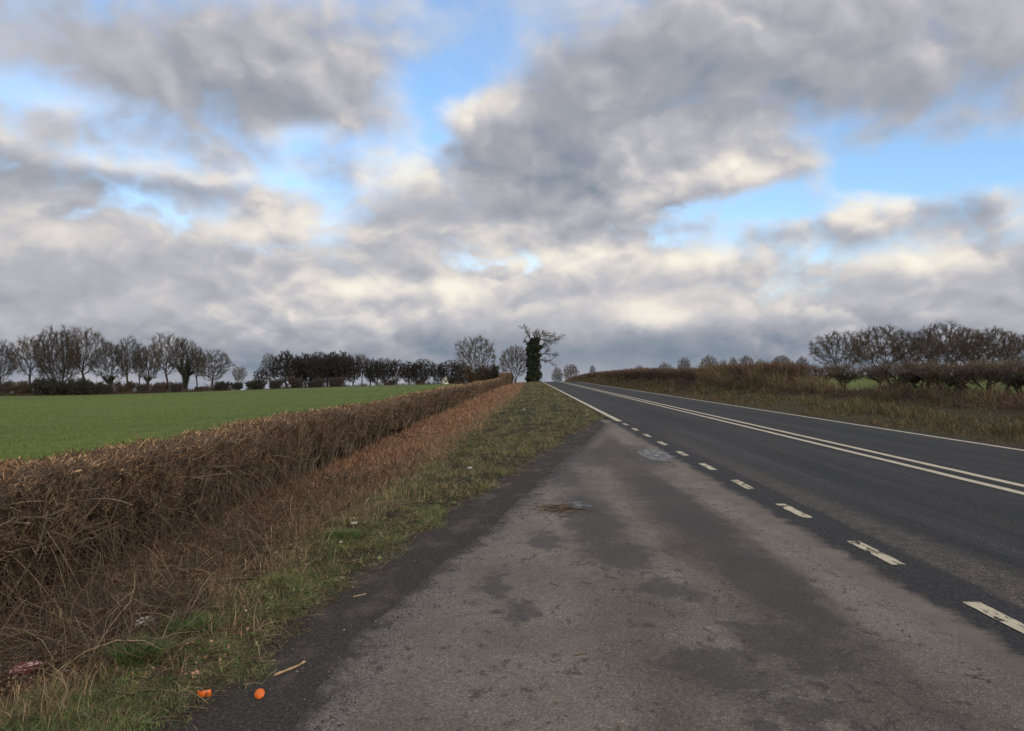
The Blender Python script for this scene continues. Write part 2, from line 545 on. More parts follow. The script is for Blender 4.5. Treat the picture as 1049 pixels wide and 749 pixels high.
def layby_material():
    m, t, p = mat_new('worn_tarmac')
    co = t.new('ShaderNodeTexCoord').outputs['Object']
    x, y, z = t.sep(co)
    big = t.noise(co, 0.9, 7, 0.62)
    mid = t.noise(co, 4.5, 6, 0.66)
    grain = t.noise(co, 85.0, 3, 0.7)
    lngv = t.noise(t.vmath('MULTIPLY', co, (1.6, 0.28, 1)), 1.6, 6, 0.62)
    warpv = t.vmath('MULTIPLY', t.vmath('SUBTRACT', t.noise(co, 2.6, 6, 0.68, out='Color'), (0.5, 0.5, 0.5)), (0.75, 1.5, 0.0))
    xw = t.math('ADD', x, t.math('MULTIPLY', t.math('SUBTRACT', lngv, 0.5), 0.9))
    prof = t.ramp(t.maprange(xw, -1.2, 3.2), [(0.0, (.45,) * 3), (0.07, (.85,) * 3), (0.16, (0.98,) * 3), (0.34, (1.06,) * 3), (0.44, (.74,) * 3),
                                              (0.55, (1.02,) * 3), (0.63, (.62,) * 3), (0.75, (.58,) * 3), (0.82, (1.12,) * 3), (0.88, (1.0,) * 3), (0.95, (.55,) * 3)])
    base = t.ramp(big, [(0.32, (0.122, 0.102, 0.084)), (0.50, (0.166, 0.141, 0.116)), (0.68, (0.210, 0.179, 0.149))])
    c = t.mix(1.0, base, prof, 'MULTIPLY')
    # dusty pale grit and crumbling dark rim along the outer edge
    edg = t.new('ShaderNodeAttribute', attribute_name='inset').outputs['Fac']
    eg = t.math('ADD', edg, t.math('MULTIPLY', t.math('SUBTRACT', t.noise(co, 3.2, 7, 0.72), 0.5), 0.75))
    c = t.mix(t.math('MULTIPLY', t.maprange(eg, 0.22, 0.40, 1, 0, True), t.maprange(t.noise(co, 30, 4, 0.7), 0.35, 0.6)), c, (0.17, 0.155, 0.138, 1))
    grit2 = t.ramp(t.noise(co, 46.0, 5, 0.7), [(0.30, (0.016, 0.014, 0.013)), (0.50, (0.045, 0.040, 0.035)), (0.66, (0.084, 0.074, 0.064)), (0.80, (0.20, 0.18, 0.16))])
    c = t.mix(t.maprange(eg, -0.06, 0.16, 1.0, 0, True), c, grit2)
    # old oil and damp
    st = stain(t, co, warpv, [(.72, 8.6, .34, 1.9), (.86, 7.0, .30, .55), (1.05, 5.8, .22, .35), (-.25, 5.9, .13, .45), (-.05, 5.25, .16, .22), (1.85, 9.5, .35, 3.4),
                              (1.9, 6.0, .30, 1.6), (.55, 12.5, .3, 1.6), (1.2, 15.5, .6, 2.0), (2.45, 15.4, .55, 2.2), (1.1, 4.2, .3, .35), (.2, 7.6, .25, .4), (1.55, 4.6, .35, .5), (1.3, 3.75, .28, .25)])
    stf = t.maprange(t.math('ADD', st, t.math('MULTIPLY', t.math('SUBTRACT', mid, 0.5), 1.1)), 0.22, 0.70, 0, 0.66, True)
    c = t.mix(stf, c, (0.036, 0.032, 0.030, 1))
    # small crumbly dark patches and flecks of trodden dirt
    fl = t.noise(t.vmath('MULTIPLY', co, (1.0, 0.7, 1.0)), 9.0, 5, 0.75, 0.4)
    c = t.mix(t.maprange(t.math('ADD', fl, t.math('MULTIPLY', t.math('SUBTRACT', big, 0.5), 0.35)), 0.555, 0.65, 0, 0.68, True), c, (0.043, 0.034, 0.031, 1))
    dots = t.new('ShaderNodeTexVoronoi')
    t.put(dots.inputs['Vector'], t.vmath('ADD', co, t.vmath('SCALE', warpv, None)))
    dots.inputs['Scale'].default_value = 4.3
    c = t.mix(t.maprange(dots.outputs['Distance'], 0.07, 0.14, 0.85, 0.0, True), c, (0.030, 0.028, 0.025, 1))
    cr = t.new('ShaderNodeTexVoronoi', feature='DISTANCE_TO_EDGE')
    t.put(cr.inputs['Vector'], t.vmath('MULTIPLY', t.vmath('ADD', co, t.vmath('MULTIPLY', t.vmath('SUBTRACT', t.noise(co, 5.0, 6, 0.7, out='Color'), (.5, .5, .5)), (.5, .7, 0))), (1.0, .55, 0)))
    cr.inputs['Scale'].default_value = 0.9
    crf = t.math('MULTIPLY', t.maprange(cr.outputs['Distance'], 0.003, 0.012, 0.55, 0, True), t.maprange(t.noise(co, 0.8, 3), 0.55, 0.66, 0, 1, True))
    c = t.mix(crf, c, (0.022, 0.019, 0.017, 1))
    # stones showing in the surface
    ag = t.new('ShaderNodeTexVoronoi')
    t.put(ag.inputs['Vector'], co)
    ag.inputs['Scale'].default_value = 95.0
    agv = t.math('MULTIPLY', t.sep(ag.outputs['Color'])[0], 1.0)
    c = t.mix(1.0, c, t.ramp(agv, [(0.0, (.70,) * 3), (0.6, (1.0,) * 3), (0.93, (1.15,) * 3), (1.0, (1.7,) * 3)]), 'MULTIPLY')
    c = t.mix(1.0, c, t.ramp(grain, [(0.25, (.66,) * 3), (0.75, (1.34,) * 3)]), 'MULTIPLY')
    t.put(p.inputs['Base Color'], c)
    t.put(p.inputs['Roughness'], t.maprange(stf, 0, 0.6, 0.86, 0.70))
    p.inputs['Specular IOR Level'].default_value = 0.32
    b = t.new('ShaderNodeBump')
    b.inputs['Strength'].default_value = 0.75
    b.inputs['Distance'].default_value = 0.012
    t.put(b.inputs['Height'], t.math('ADD', t.math('MULTIPLY', ag.outputs['Distance'], 0.5), t.math('ADD', grain, t.math('MULTIPLY', mid, 1.6))))
    t.put(p.inputs['Normal'], b.outputs[0])
    return m


def road_material():
    m, t, p = mat_new('road_tarmac')
    co = t.new('ShaderNodeTexCoord').outputs['Object']
    x, y, z = t.sep(co)
    lng = t.noise(t.vmath('MULTIPLY', co, (1.0, 0.035, 1)), 2.3, 6, 0.62)
    big = t.noise(co, 0.55, 6, 0.6)
    mid = t.noise(co, 5.0, 6, 0.68)
    grain = t.noise(co, 80.0, 3, 0.7)
    xw = t.math('ADD', x, t.math('MULTIPLY', t.math('SUBTRACT', big, 0.5), 0.35))
    c = t.ramp(lng, [(0.30, (0.021, 0.0205, 0.020)), (0.5, (0.037, 0.036, 0.035)), (0.70, (0.060, 0.057, 0.053))])
    # polished wheel tracks
    pr = t.ramp(t.maprange(xw, 2.6, 11.2), [(0.0, (.85,) * 3), (0.17, (1.0,) * 3), (0.22, (1.18,) * 3), (0.29, (.86,) * 3), (0.36, (.92,) * 3), (0.42, (1.15,) * 3), (0.50, (.84,) * 3),
                                            (0.62, (1.0,) * 3), (0.67, (1.15,) * 3), (0.75, (.88,) * 3), (0.86, (1.1,) * 3), (0.94, (.95,) * 3)])
    c = t.mix(1.0, c, pr, 'MULTIPLY')
    tr_ = t.noise(t.vmath('MULTIPLY', co, (3.5, 0.05, 1)), 2.0, 5, 0.7)
    c = t.mix(1.0, c, t.ramp(tr_, [(0.32, (.74,) * 3), (0.5, (1.0,) * 3), (0.68, (1.25,) * 3)]), 'MULTIPLY')
    seam = t.math('ABSOLUTE', t.math('SUBTRACT', t.math('MULTIPLY_ADD', t.math('SUBTRACT', t.noise(co, 1.5, 4, 0.6), 0.5), 0.10, x), 7.03))
    c = t.mix(t.maprange(seam, 0.010, 0.030, 0.8, 0, True), c, (0.012, 0.012, 0.012, 1))
    # dust washed along the inner edge of the near lane
    du = t.math('MULTIPLY', t.maprange(xw, 3.42, 3.55, 0, 1, True), t.maprange(xw, 3.75, 4.15, 1, 0, True))
    du = t.math('MULTIPLY', du, t.maprange(y, 7, 22, 0.75, 0.1))
    c = t.mix(t.math('MULTIPLY', du, t.maprange(mid, 0.3, 0.55)), c, (0.115, 0.098, 0.082, 1))
    # the lay-by's own worn surface feathers in along the join
    jn = t.math('MULTIPLY_ADD', t.math('SUBTRACT', t.noise(co, 3.0, 7, 0.72), 0.5), 0.55, x)
    lay = t.ramp(t.noise(co, 0.9, 7, 0.62), [(0.32, (0.116, 0.097, 0.080)), (0.5, (0.156, 0.132, 0.109)), (0.68, (0.195, 0.167, 0.139))])
    # patched strip under the dashes
    c = t.mix(t.math('MULTIPLY', t.maprange(xw, 3.40, 3.46, 0.75, 0, True), t.maprange(mid, 0.30, 0.5, 0.5, 1.0)), c, (0.036, 0.034, 0.033, 1))
    c = t.mix(t.maprange(t.noise(co, 2.2, 6, 0.72), 0.58, 0.72, 0, 0.4, True), c, (0.026, 0.026, 0.026, 1))
    ag = t.new('ShaderNodeTexVoronoi')
    t.put(ag.inputs['Vector'], co)
    ag.inputs['Scale'].default_value = 80.0
    agv = t.sep(ag.outputs['Color'])[0]
    c = t.mix(1.0, c, t.ramp(agv, [(0.0, (.50,) * 3), (0.6, (1.0,) * 3), (0.9, (1.3,) * 3), (1.0, (2.4,) * 3)]), 'MULTIPLY')
    c = t.mix(1.0, c, t.ramp(grain, [(0.25, (.7,) * 3), (0.75, (1.3,) * 3)]), 'MULTIPLY')
    lay = t.mix(1.0, lay, t.ramp(grain, [(0.25, (.7,) * 3), (0.75, (1.3,) * 3)]), 'MULTIPLY')
    c = t.mix(t.math('MULTIPLY', t.maprange(jn, 2.80, 2.98, 1.0, 0, True), t.maprange(y, 26.5, 27.5, 1, 0)), c, lay)
    t.put(p.inputs['Base Color'], c)
    t.put(p.inputs['Roughness'], t.maprange(lng, 0.3, 0.7, 0.66, 0.80))
    p.inputs['Specular IOR Level'].default_value = 0.18
    b = t.new('ShaderNodeBump')
    b.inputs['Strength'].default_value = 0.9
    b.inputs['Distance'].default_value = 0.010
    t.put(b.inputs['Height'], t.math('ADD', t.math('MULTIPLY', ag.outputs['Distance'], 0.6), t.math('ADD', grain, t.math('MULTIPLY', mid, 1.2))))
    t.put(p.inputs['Normal'], b.outputs[0])
    return m


def paint_material(name, wear):
    m, t, p = mat_new(name)
    co = t.new('ShaderNodeTexCoord').outputs['Object']
    n = t.noise(co, 5.0, 6, 0.7)
    g = t.noise(co, 90.0, 3, 0.7)
    c = t.ramp(t.math('ADD', t.math('MULTIPLY', n, 0.6), t.math('MULTIPLY', g, 0.4)), [(0.3, (0.33, 0.285, 0.205)), (0.55, (0.53, 0.465, 0.335)), (0.75, (0.63, 0.56, 0.415))])
    t.put(p.inputs['Base Color'], c)
    p.inputs['Roughness'].default_value = 0.7
    k = t.math('ADD', t.math('MULTIPLY', t.noise(t.vmath('MULTIPLY', co, (1.5, 0.6, 1)), 7.0, 6, 0.75), 0.75), t.math('MULTIPLY', g, 0.25))
    t.put(p.inputs['Alpha'], t.maprange(k, wear, wear + 0.03, 0, 1))
    return m


LITTER = [(27, 694), (148, 643)]
LITTER = [(p.x, p.y) for p in (on_ground(*q) for q in LITTER)]


def clear_of_litter(x, y):
    k = np.ones(len(x), bool)
    for (lx, ly) in LITTER:
        k &= ~((np.abs(x - lx * (y / ly)) < .11) & (y > ly - .34) & (y < ly + .06))
    return k


M_GROUND = ground_material()
M_LAYBY = layby_material()
M_ROAD = road_material()
M_PAINT = paint_material('worn_road_paint', 0.445)
M_PAINT2 = paint_material('road_paint', 0.37)

# ------------------------------------------------------------------ ground, road, lay-by
xs = np.unique(np.concatenate([np.linspace(-6.5, 4, 85), np.linspace(4, 11, 10), np.linspace(11, 20, 37), np.linspace(20, 130, 45), np.linspace(-130, -6.5, 50),
                               np.geomspace(130, 9000, 18), -np.geomspace(130, 9000, 18)]))
ys = np.unique(np.concatenate([np.linspace(-30, 2, 12), np.linspace(2, 30, 190), np.linspace(30, 90, 130), np.linspace(90, 320, 130), np.geomspace(320, 12000, 30), -np.geomspace(30, 9000, 14)]))
X, Y = np.meshgrid(xs, ys)
Z = H(X, Y)
nx, ny = len(xs), len(ys)
idx = np.arange(nx * ny).reshape(ny, nx)
Q = np.stack([idx[:-1, :-1], idx[:-1, 1:], idx[1:, 1:], idx[1:, :-1]], -1).reshape(-1, 4)
ground = mesh_obj('ground', np.stack([X, Y, Z], -1).reshape(-1, 3), Q, M_GROUND, smooth=True)
tag(ground, kind='structure')
strip = np.where(X < 6, ss(X, gx(Y) - 0.28, gx(Y) + 0.12), 1 - ss(X, 11.1, 11.4)) * (Y < 200)
at_ = ground.data.attributes.new('strip', 'FLOAT', 'POINT')
at_.data.foreach_set('value', strip.ravel().astype(np.float32))


def sheet(name, ysamp, xl, xr, zoff, mat, nxs=9, feather=0.0):
    """a strip of surface between two edge curves"""
    yy = np.asarray(ysamp, float)
    f = np.linspace(0, 1, nxs)
    XX = xl[:, None] * (1 - f) + xr[:, None] * f
    YY = np.repeat(yy[:, None], nxs, 1)
    ZZ = crest(YY) + zoff
    if feather: ZZ[:, 0] += feather
    i = np.arange(XX.size).reshape(XX.shape)
    q = np.stack([i[:-1, :-1], i[:-1, 1:], i[1:, 1:], i[1:, :-1]], -1).reshape(-1, 4)
    return mesh_obj(name, np.stack([XX, YY, ZZ], -1).reshape(-1, 3), q, mat)


yl = np.linspace(-25, 27.4, 900)
rag = (fbm(yl * 2.3, yl * 0 + 4.5) - 0.5) * 0.10 + (fbm(yl * 9, yl * 0 + 1.5) - .5) * 0.04 - .04
layby = sheet('layby', yl, tx(yl) + rag, np.full_like(yl, 3.2), 0.004, M_LAYBY, 24)
tag(layby, kind='structure')
ins = layby.data.attributes.new('inset', 'FLOAT', 'POINT')
_co = np.empty(len(layby.data.vertices) * 3, np.float32); layby.data.vertices.foreach_get('co', _co); _co = _co.reshape(-1, 3)
ins.data.foreach_set('value', (_co[:, 0] - tx(_co[:, 1])).astype(np.float32))
yr = np.unique(np.concatenate([np.linspace(-25, 60, 700), np.linspace(60, 420, 240)]))
redge = np.where(yr < 27.5, 2.58 + (fbm(yr * 1.9, yr * 0 + 8.5) - 0.5) * 0.10, 2.97 + (fbm(yr * 1.2, yr * 0 + 8.5) - .5) * 0.12)
road = sheet('road', yr, redge, 10.98 + (fbm(yr * .8, yr * 0 + 5.5) - 0.5) * 0.2, 0.0075, M_ROAD, 20, -0.0045)
tag(road, kind='structure')


def line(name, y0, y1, xc, wd, mat, n=None):
    n = n or max(3, int((y1 - y0) / 0.12))
    yy = np.linspace(y0, y1, n)
    j = (fbm(yy * 5, yy * 0 + xc) - .5) * 0.03
    o = sheet(name, yy, xc - wd / 2 + j, xc + wd / 2 + j, 0.0125, mat, 2)
    return tag(o, kind='structure')


line('edge_line', 26.2, 300, 3.19, 0.20, M_PAINT2, 700)
for xc in (6.80, 7.26):
    line('centre_line', 1, 300, xc, 0.16, M_PAINT2, 900)
line('edge_line', 4, 300, 10.62, 0.14, M_PAINT2, 900)
for yc in (3.0, 5.05, 7.03, 9.15, 11.3, 13.45, 15.7, 17.9, 20.2, 22.4, 24.6):
    line('dashed_line', yc - 0.46, yc + 0.46, 3.19, 0.125, M_PAINT, 24)

# pooled rain at the mouth of the lay-by
M_WATER, _t, _p = mat_new('rain_water')
_p.inputs['Base Color'].default_value = (0.030, 0.030, 0.032, 1)
_co = _t.new('ShaderNodeTexCoord').outputs['Object']
_n = _t.noise(_co, 9.0, 5, 0.6)
_t.put(_p.inputs['Roughness'], _t.maprange(_n, 0.35, 0.65, 0.10, 0.50))
_t.put(_p.inputs['Alpha'], _t.maprange(_t.noise(_co, 6.0, 6, 0.7), 0.36, 0.56, 0.0, 0.90))


def puddle(cx, cy, rx, ry, seed):
    a = np.linspace(0, 2 * np.pi, 48, endpoint=False)
    r = 0.72 + 0.5 * (fbm(np.cos(a) * 1.4 + seed, np.sin(a) * 1.4 + seed) - 0.2)
    V = np.stack([cx + np.cos(a) * rx * r, cy + np.sin(a) * ry * r, np.full(48, 0.0115)], -1)
    o = mesh_obj('puddle', V, np.arange(48)[None, :], M_WATER)
    return tag(o, kind='structure')


puddle(2.58, 15.3, 0.34, 1.3, 3.1)
puddle(0.62, 9.45, 0.20, 0.32, 5.2)

# ------------------------------------------------------------------ vegetation materials
M_BARK = mat_plain('bark', (0.050, 0.043, 0.036), 0.9, 0.15, 0.25, 6.0)
M_BARK_PALE = mat_plain('bark_pale', (0.095, 0.082, 0.064), 0.9, 0.15, 0.25, 6.0)
M_TWIG_DARK = mat_island('twigs_dark', [(0, (0.040, 0.035, 0.032, 1)), (0.6, (0.076, 0.066, 0.058, 1)), (1, (0.120, 0.102, 0.085, 1))])
M_TWIG_WOOD = mat_island('twigs_wood', [(0, (0.018, 0.016, 0.015, 1)), (0.6, (0.052, 0.046, 0.043, 1)), (1, (0.085, 0.074, 0.066, 1))])
M_TWIG_PALE = mat_island('twigs_pale', [(0, (0.060, 0.050, 0.040, 1)), (0.6, (0.110, 0.088, 0.066, 1)), (1, (0.170, 0.135, 0.095, 1))])
M_TWIG_BROWN = mat_island('twigs_brown', [(0, (0.055, 0.042, 0.033, 1)), (0.6, (0.105, 0.079, 0.061, 1)), (1, (0.165, 0.127, 0.096, 1))])
M_IVY = mat_island('ivy_leaves', [(0, (0.007, 0.012, 0.006, 1)), (0.6, (0.016, 0.024, 0.010, 1)), (0.90, (0.038, 0.048, 0.019, 1)), (1, (0.08, 0.088, 0.042, 1))], 0.5, 0.35)
M_HOLLY = mat_island('evergreen_leaves', [(0, (0.008, 0.013, 0.008, 1)), (0.7, (0.018, 0.024, 0.014, 1)), (1, (0.03, 0.036, 0.02, 1))], 0.6, 0.3)
M_HSTEM = mat_island('hedge_stems', [(0, (0.040, 0.030, 0.021, 1)), (0.45, (0.095, 0.072, 0.052, 1)), (0.8, (0.155, 0.122, 0.090, 1)), (1, (0.22, 0.18, 0.135, 1))], 0.85, 0.2, 0.45)
M_HFACE = mat_island('hedge_twigs', [(0, (0.045, 0.031, 0.023, 1)), (0.5, (0.128, 0.088, 0.064, 1)), (0.85, (0.22, 0.15, 0.103, 1)), (1, (0.36, 0.26, 0.17, 1))], 0.85, 0.2, 0.5)
M_HCUT = mat_island('cut_tips', [(0, (0.060, 0.038, 0.025, 1)), (0.4, (0.130, 0.080, 0.050, 1)), (0.75, (0.30, 0.180, 0.098, 1)), (1, (0.54, 0.37, 0.21, 1))], 0.8, 0.2, 0.2)
M_HCORE = mat_plain('hedge_shade', (0.016, 0.012, 0.009), 1.0, 0.05, 0.3, 14.0)  # near black, paints the shade inside both hedges
M_RUST = mat_island('dead_stalks', [(0, (0.085, 0.048, 0.033, 1)), (0.4, (0.210, 0.116, 0.074, 1)), (0.75, (0.36, 0.205, 0.128, 1)), (1, (0.52, 0.36, 0.25, 1))], 0.9, 0.15, 0.45)
M_DEADTW = mat_island('dead_twigs', [(0, (0.036, 0.026, 0.019, 1)), (0.45, (0.090, 0.064, 0.046, 1)), (0.85, (0.165, 0.120, 0.083, 1)), (1, (0.31, 0.23, 0.155, 1))], 0.9, 0.15, 0.2)
M_GRASS = mat_island('verge_grass', [(0, (0.046, 0.060, 0.020, 1)), (0.30, (0.085, 0.098, 0.033, 1)), (0.50, (0.135, 0.134, 0.054, 1)), (0.68, (0.190, 0.160, 0.080, 1)), (0.86, (0.27, 0.205, 0.118, 1)), (1, (0.40, 0.32, 0.20, 1))], 0.7, 0.25, 0.3)
M_GREEN = mat_island('green_grass', [(0, (0.050, 0.082, 0.022, 1)), (0.5, (0.102, 0.146, 0.040, 1)), (0.85, (0.170, 0.200, 0.070, 1)), (1, (0.29, 0.25, 0.125, 1))], 0.65, 0.3, 0.25)
M_STRAW = mat_island('dry_grass', [(0, (0.075, 0.062, 0.028, 1)), (0.35, (0.150, 0.115, 0.062, 1)), (0.7, (0.235, 0.170, 0.100, 1)), (1, (0.36, 0.275, 0.17, 1))], 0.85, 0.2, 0.3)
M_RHEDGE = mat_island('hedge_red_brown', [(0, (0.050, 0.034, 0.026, 1)), (0.5, (0.105, 0.070, 0.053, 1)), (0.85, (0.165, 0.112, 0.082, 1)), (1, (0.26, 0.19, 0.13, 1))], .9, .15)
M_RVERGE = mat_island('rough_grass', [(0, (0.036, 0.031, 0.018, 1)), (0.35, (0.080, 0.068, 0.034, 1)), (0.65, (0.130, 0.100, 0.056, 1)), (0.9, (0.19, 0.138, 0.082, 1)), (1, (0.27, 0.20, 0.125, 1))], 0.85, 0.2, 0.35)

# ------------------------------------------------------------------ bare winter trees
class Env:
    """crown outline: an egg with a lumpy surface"""
    def __init__(s, zc, rx, rz, seed, flat=1.0):
        s.zc, s.rx, s.rz, s.flat = zc, rx, rz, flat
        s.ph = np.random.default_rng(seed).uniform(0, 6.28, 8)

    def norm(s, P):
        d = P - np.array([0, 0, s.zc])
        a = np.arctan2(d[..., 1], d[..., 0]); b = d[..., 2] / s.rz
        lump = 1 + 0.09 * np.sin(2 * a + s.ph[0] + 2 * b) + 0.08 * np.sin(3 * a + s.ph[1] - 3 * b) + 0.07 * np.sin(5 * a + s.ph[2] + 4 * b)
        rz = np.where(d[..., 2] < 0, s.rz * s.flat, s.rz)
        return np.sqrt((d[..., 0] ** 2 + d[..., 1] ** 2) / s.rx ** 2 + (d[..., 2] / rz) ** 2) / lump

    def sample(s, n, rng, inner=0.5):
        out = []
        while sum(map(len, out)) < n:
            P = rng.uniform(-1.25, 1.25, (n * 4, 3)) * np.array([s.rx, s.rx, s.rz]) + np.array([0, 0, s.zc])
            k = s.norm(P)
            keep = (k < 1) & (rng.random(len(P)) < inner + (1 - inner) * np.clip(k, 0, 1) ** 2)
            out.append(P[keep])
        return np.concatenate(out)[:n]


def sprout(P, rad, n, ratio, spread, up, env, rng, K, tmin=0.25, rr=0.55, lenvar=0.35, minlen=0.0, curve=0.12):
    """n side shoots along every parent polyline"""
    N, Kp, _ = P.shape
    L = np.linalg.norm(P[:, -1] - P[:, 0], axis=1)
    pid = np.repeat(np.arange(N), n)
    t = tmin + (1 - tmin) * (np.tile(np.arange(n), N) + rng.uniform(0, 1, N * n)) / n
    f = t * (Kp - 1); i = np.minimum(f.astype(int), Kp - 2); u = (f - i)[:, None]
    p0 = P[pid, i]; p1 = P[pid, i + 1]
    base = p0 * (1 - u) + p1 * u
    tan = nrm(p1 - p0)
    r0 = rad[pid, i] * (1 - u[:, 0]) + rad[pid, i + 1] * u[:, 0]
    side = rng.normal(size=(N * n, 3))
    side -= (side * tan).sum(-1, keepdims=True) * tan
    side = nrm(side)
    d = nrm(tan + side * spread * rng.uniform(0.6, 1.3, (N * n, 1)) + np.array([0, 0, up]))
    ln = L[pid] * ratio * (1 - 0.45 * t) * rng.uniform(1 - lenvar, 1 + lenvar, N * n) + minlen
    tip = base + d * ln[:, None]
    k = env.norm(tip)
    ln = np.where(k > 1, ln * np.clip(1.35 - 0.55 * k, 0.18, 1), ln)
    C = bent(base, d, ln, K, curve, rng, droop=-0.10 * up)
    r = np.minimum(r0 * rr, ln * 0.04 + 0.008)
    rd = r[:, None] * np.linspace(1, 0.45, K)[None, :]
    return C, rd


def colonise(start, par0, attr, step, kill, up, rng, iters=120, jit=0.22):
    """branches that grow towards free space; returns nodes and parents"""
    nodes = [np.array(p, float) for p in start]; par = list(par0)
    A = attr.copy()
    best = np.full(len(A), 1e9); who = np.zeros(len(A), int)
    fresh = np.arange(len(nodes))
    for _ in range(iters):
        N = np.array(nodes)
        if len(fresh) and len(A):
            d = np.linalg.norm(A[:, None, :] - N[fresh][None], axis=2)
            j = d.argmin(1); dm = d[np.arange(len(A)), j]
            b = dm < best
            best[b] = dm[b]; who[b] = fresh[j[b]]
        keep = best > kill
        A, best, who = A[keep], best[keep], who[keep]
        if not len(A):
            break
        dirs = nrm(A - N[who])
        acc = np.zeros((len(N), 3)); np.add.at(acc, who, dirs)
        g = np.unique(who)
        D_ = nrm(nrm(acc[g]) + np.array([0, 0, up]) + rng.normal(0, jit, (len(g), 3)))
        new = N[g] + D_ * step
        fresh = np.arange(len(N), len(N) + len(g))
        nodes.extend(new); par.extend(g.tolist())
        if len(nodes) > 6000:
            break
    return np.array(nodes), np.array(par)


def make_tree(name, seed, Hh, width, fork, style, bark, twigmat, natt=700, twigs=3,  trunk_r=None, twig_r=0.011, ivy=0.0, stems=1, flat=1.0, keys=0, up=0.18, twig_len=0.7, kill=None, inner=0.5, lean=0.0):
    """returns the root Empty of a bare tree at the origin with its parts"""
    rng = np.random.default_rng(seed)
    root = empty(name, (0, 0, 0))
    zb = fork * 0.80
    zc = zb + (Hh - zb) * 0.52
    env = Env(zc, width / 2 * 0.95, (Hh - zb) * 0.46, seed, flat)
    attr = env.sample(natt, rng, inner)
    tr = trunk_r or Hh * 0.024
    step = Hh * 0.030
    start, par, stemruns = [], [], []
    for s in range(stems):
        a = 6.28 * s / stems + rng.uniform(-.6, .6)
        o = np.array([math.cos(a), math.sin(a), 0.0])
        spreadk = 0.0 if stems == 1 else (0.20 if style == 'vase' else 0.08)
        off = o * (0 if stems == 1 else 0.018 * Hh)
        prev = -1; k = 0; n = max(4, int(fork * rng.uniform(.9, 1.15) / step))
        w1, w2 = rng.uniform(0, 6.28, 2)
        run = []
        for i in range(n + 1):
            z = i * step
            q = off + o * spreadk * z * 1.1 + np.array([math.sin(z * .9 + w1) * .02 * Hh * i / n + lean * z, math.cos(z * .8 + w2) * .02 * Hh * i / n, z - (0.3 if i == 0 else 0)])
            start.append(q); par.append(prev); prev = len(start) - 1; run.append(prev)
        stemruns.append(run)
    N, P = colonise(start, par, attr, step, kill or step * 1.25, up, rng)
    # pipe model thickness
    n = len(N)
    r = np.zeros(n); nch = np.zeros(n, int)
    for i in range(n - 1, -1, -1):
        if nch[i] == 0: r[i] = 1.0
        else: r[i] = r[i] ** (1 / 1.85)
        if P[i] >= 0:
            r[P[i]] += r[i] ** 1.85; nch[P[i]] += 1
    base_r = max(r[run[0]] for run in stemruns)
    r = r / base_r * tr / math.sqrt(stems)
    for run in stemruns:
        for k_, i in enumerate(run[:3]):
            r[i] *= (1.45, 1.15, 1.03)[k_]
    r = np.maximum(r, twig_r)
    kids = np.where(P >= 0)[0]
    seg = np.stack([N[P[kids]], N[kids]], 1)
    rr = np.stack([np.minimum(r[P[kids]], r[kids] * 1.5), r[kids]], 1)
    thick = rr[:, 1] > max(tr * 0.13, twig_r * 1.8)
    mesh_obj('trunk', *tubes(seg[thick], rr[thick], 7), bark, root, smooth=True)
    thin = ~thick
    # fine twigs off every thin shoot
    sg = seg[thin]; rg = rr[thin]
    dirn = nrm(sg[:, 1] - sg[:, 0])
    m = len(sg) * twigs
    pid = np.repeat(np.arange(len(sg)), twigs)
    t = rng.random((m, 1))
    b = sg[pid, 0] * (1 - t) + sg[pid, 1] * t
    side = nrm(rng.normal(size=(m, 3)))
    outw = nrm(b - np.array([0, 0, zc - (Hh - zb) * .35]))
    d = nrm(dirn[pid] * 0.8 + side * .55 + outw * 0.35 + np.array([0, 0, up]))
    L = twig_len * Hh / 14 * rng.uniform(.45, 1.35, m)
    T1 = bent(b, d, L, 3, .14, rng, droop=-.06)
    R1 = np.full((m, 1), twig_r * .85) * np.array([[1, .8, .45]])
    t2 = 2 if twigs >= 3 else 1
    pid2 = np.repeat(np.arange(m), t2)
    u = rng.uniform(.3, 1, (m * t2, 1))
    b2 = T1[pid2, 0] * (1 - u) + T1[pid2, 2] * u
    d2 = nrm(d[pid2] + nrm(rng.normal(size=(m * t2, 3))) * .75 + np.array([0, 0, up * .6]))
    T2 = bent(b2, d2, L[pid2] * rng.uniform(.4, .8, m * t2), 2, 0, rng)
    R2 = np.full((m * t2, 1), twig_r * .65) * np.array([[1, .5]])
    mesh_obj('crown', *join([tubes(sg, rg, 3), tubes(T1, R1, 3), tubes(T2, R2, 3)]), twigmat, root)
    if keys:                                                            # bunches of old seed hanging in the twigs
        tips = T1[:, -1]
        s = tips[rng.integers(0, len(tips), keys)]
        V, F = leaf_cloud(s, 0.13, 4, rng, 0.075)
        mesh_obj('seed_bunches', V, F, M_KEYS, root)
    if ivy:
        big = np.where((rr[:, 1] > tr * .22) & (seg[:, 1, 2] < ivy * Hh))[0]
        c = np.repeat(seg[big].mean(1), 170, 0); rad_ = np.repeat(rr[big].mean(1), 170)
        c = c + nrm(rng.normal(size=c.shape)) * (rad_[:, None] * 1.0 + rng.uniform(0, .30, (len(c), 1))) + rng.normal(0, .12, c.shape)
        V, F = leaf_cloud(c, 0.03, 1, rng, 0.12)
        mesh_obj('ivy', V, F, M_IVY, root)
    return root


def leaf_cloud(centres, spreadr, n, rng, size):
    c = np.repeat(centres, n, 0) + rng.normal(0, spreadr, (len(centres) * n, 3))
    N = len(c)
    a = nrm(rng.normal(size=(N, 3))); b = nrm(np.cross(a, rng.normal(size=(N, 3))))
    s = size * rng.uniform(.6, 1.3, (N, 1))
    V = np.stack([c - a * s, c + b * s * .6, c + a * s, c - b * s * .6], 1).reshape(-1, 3)
    return V, np.arange(N * 4).reshape(N, 4)


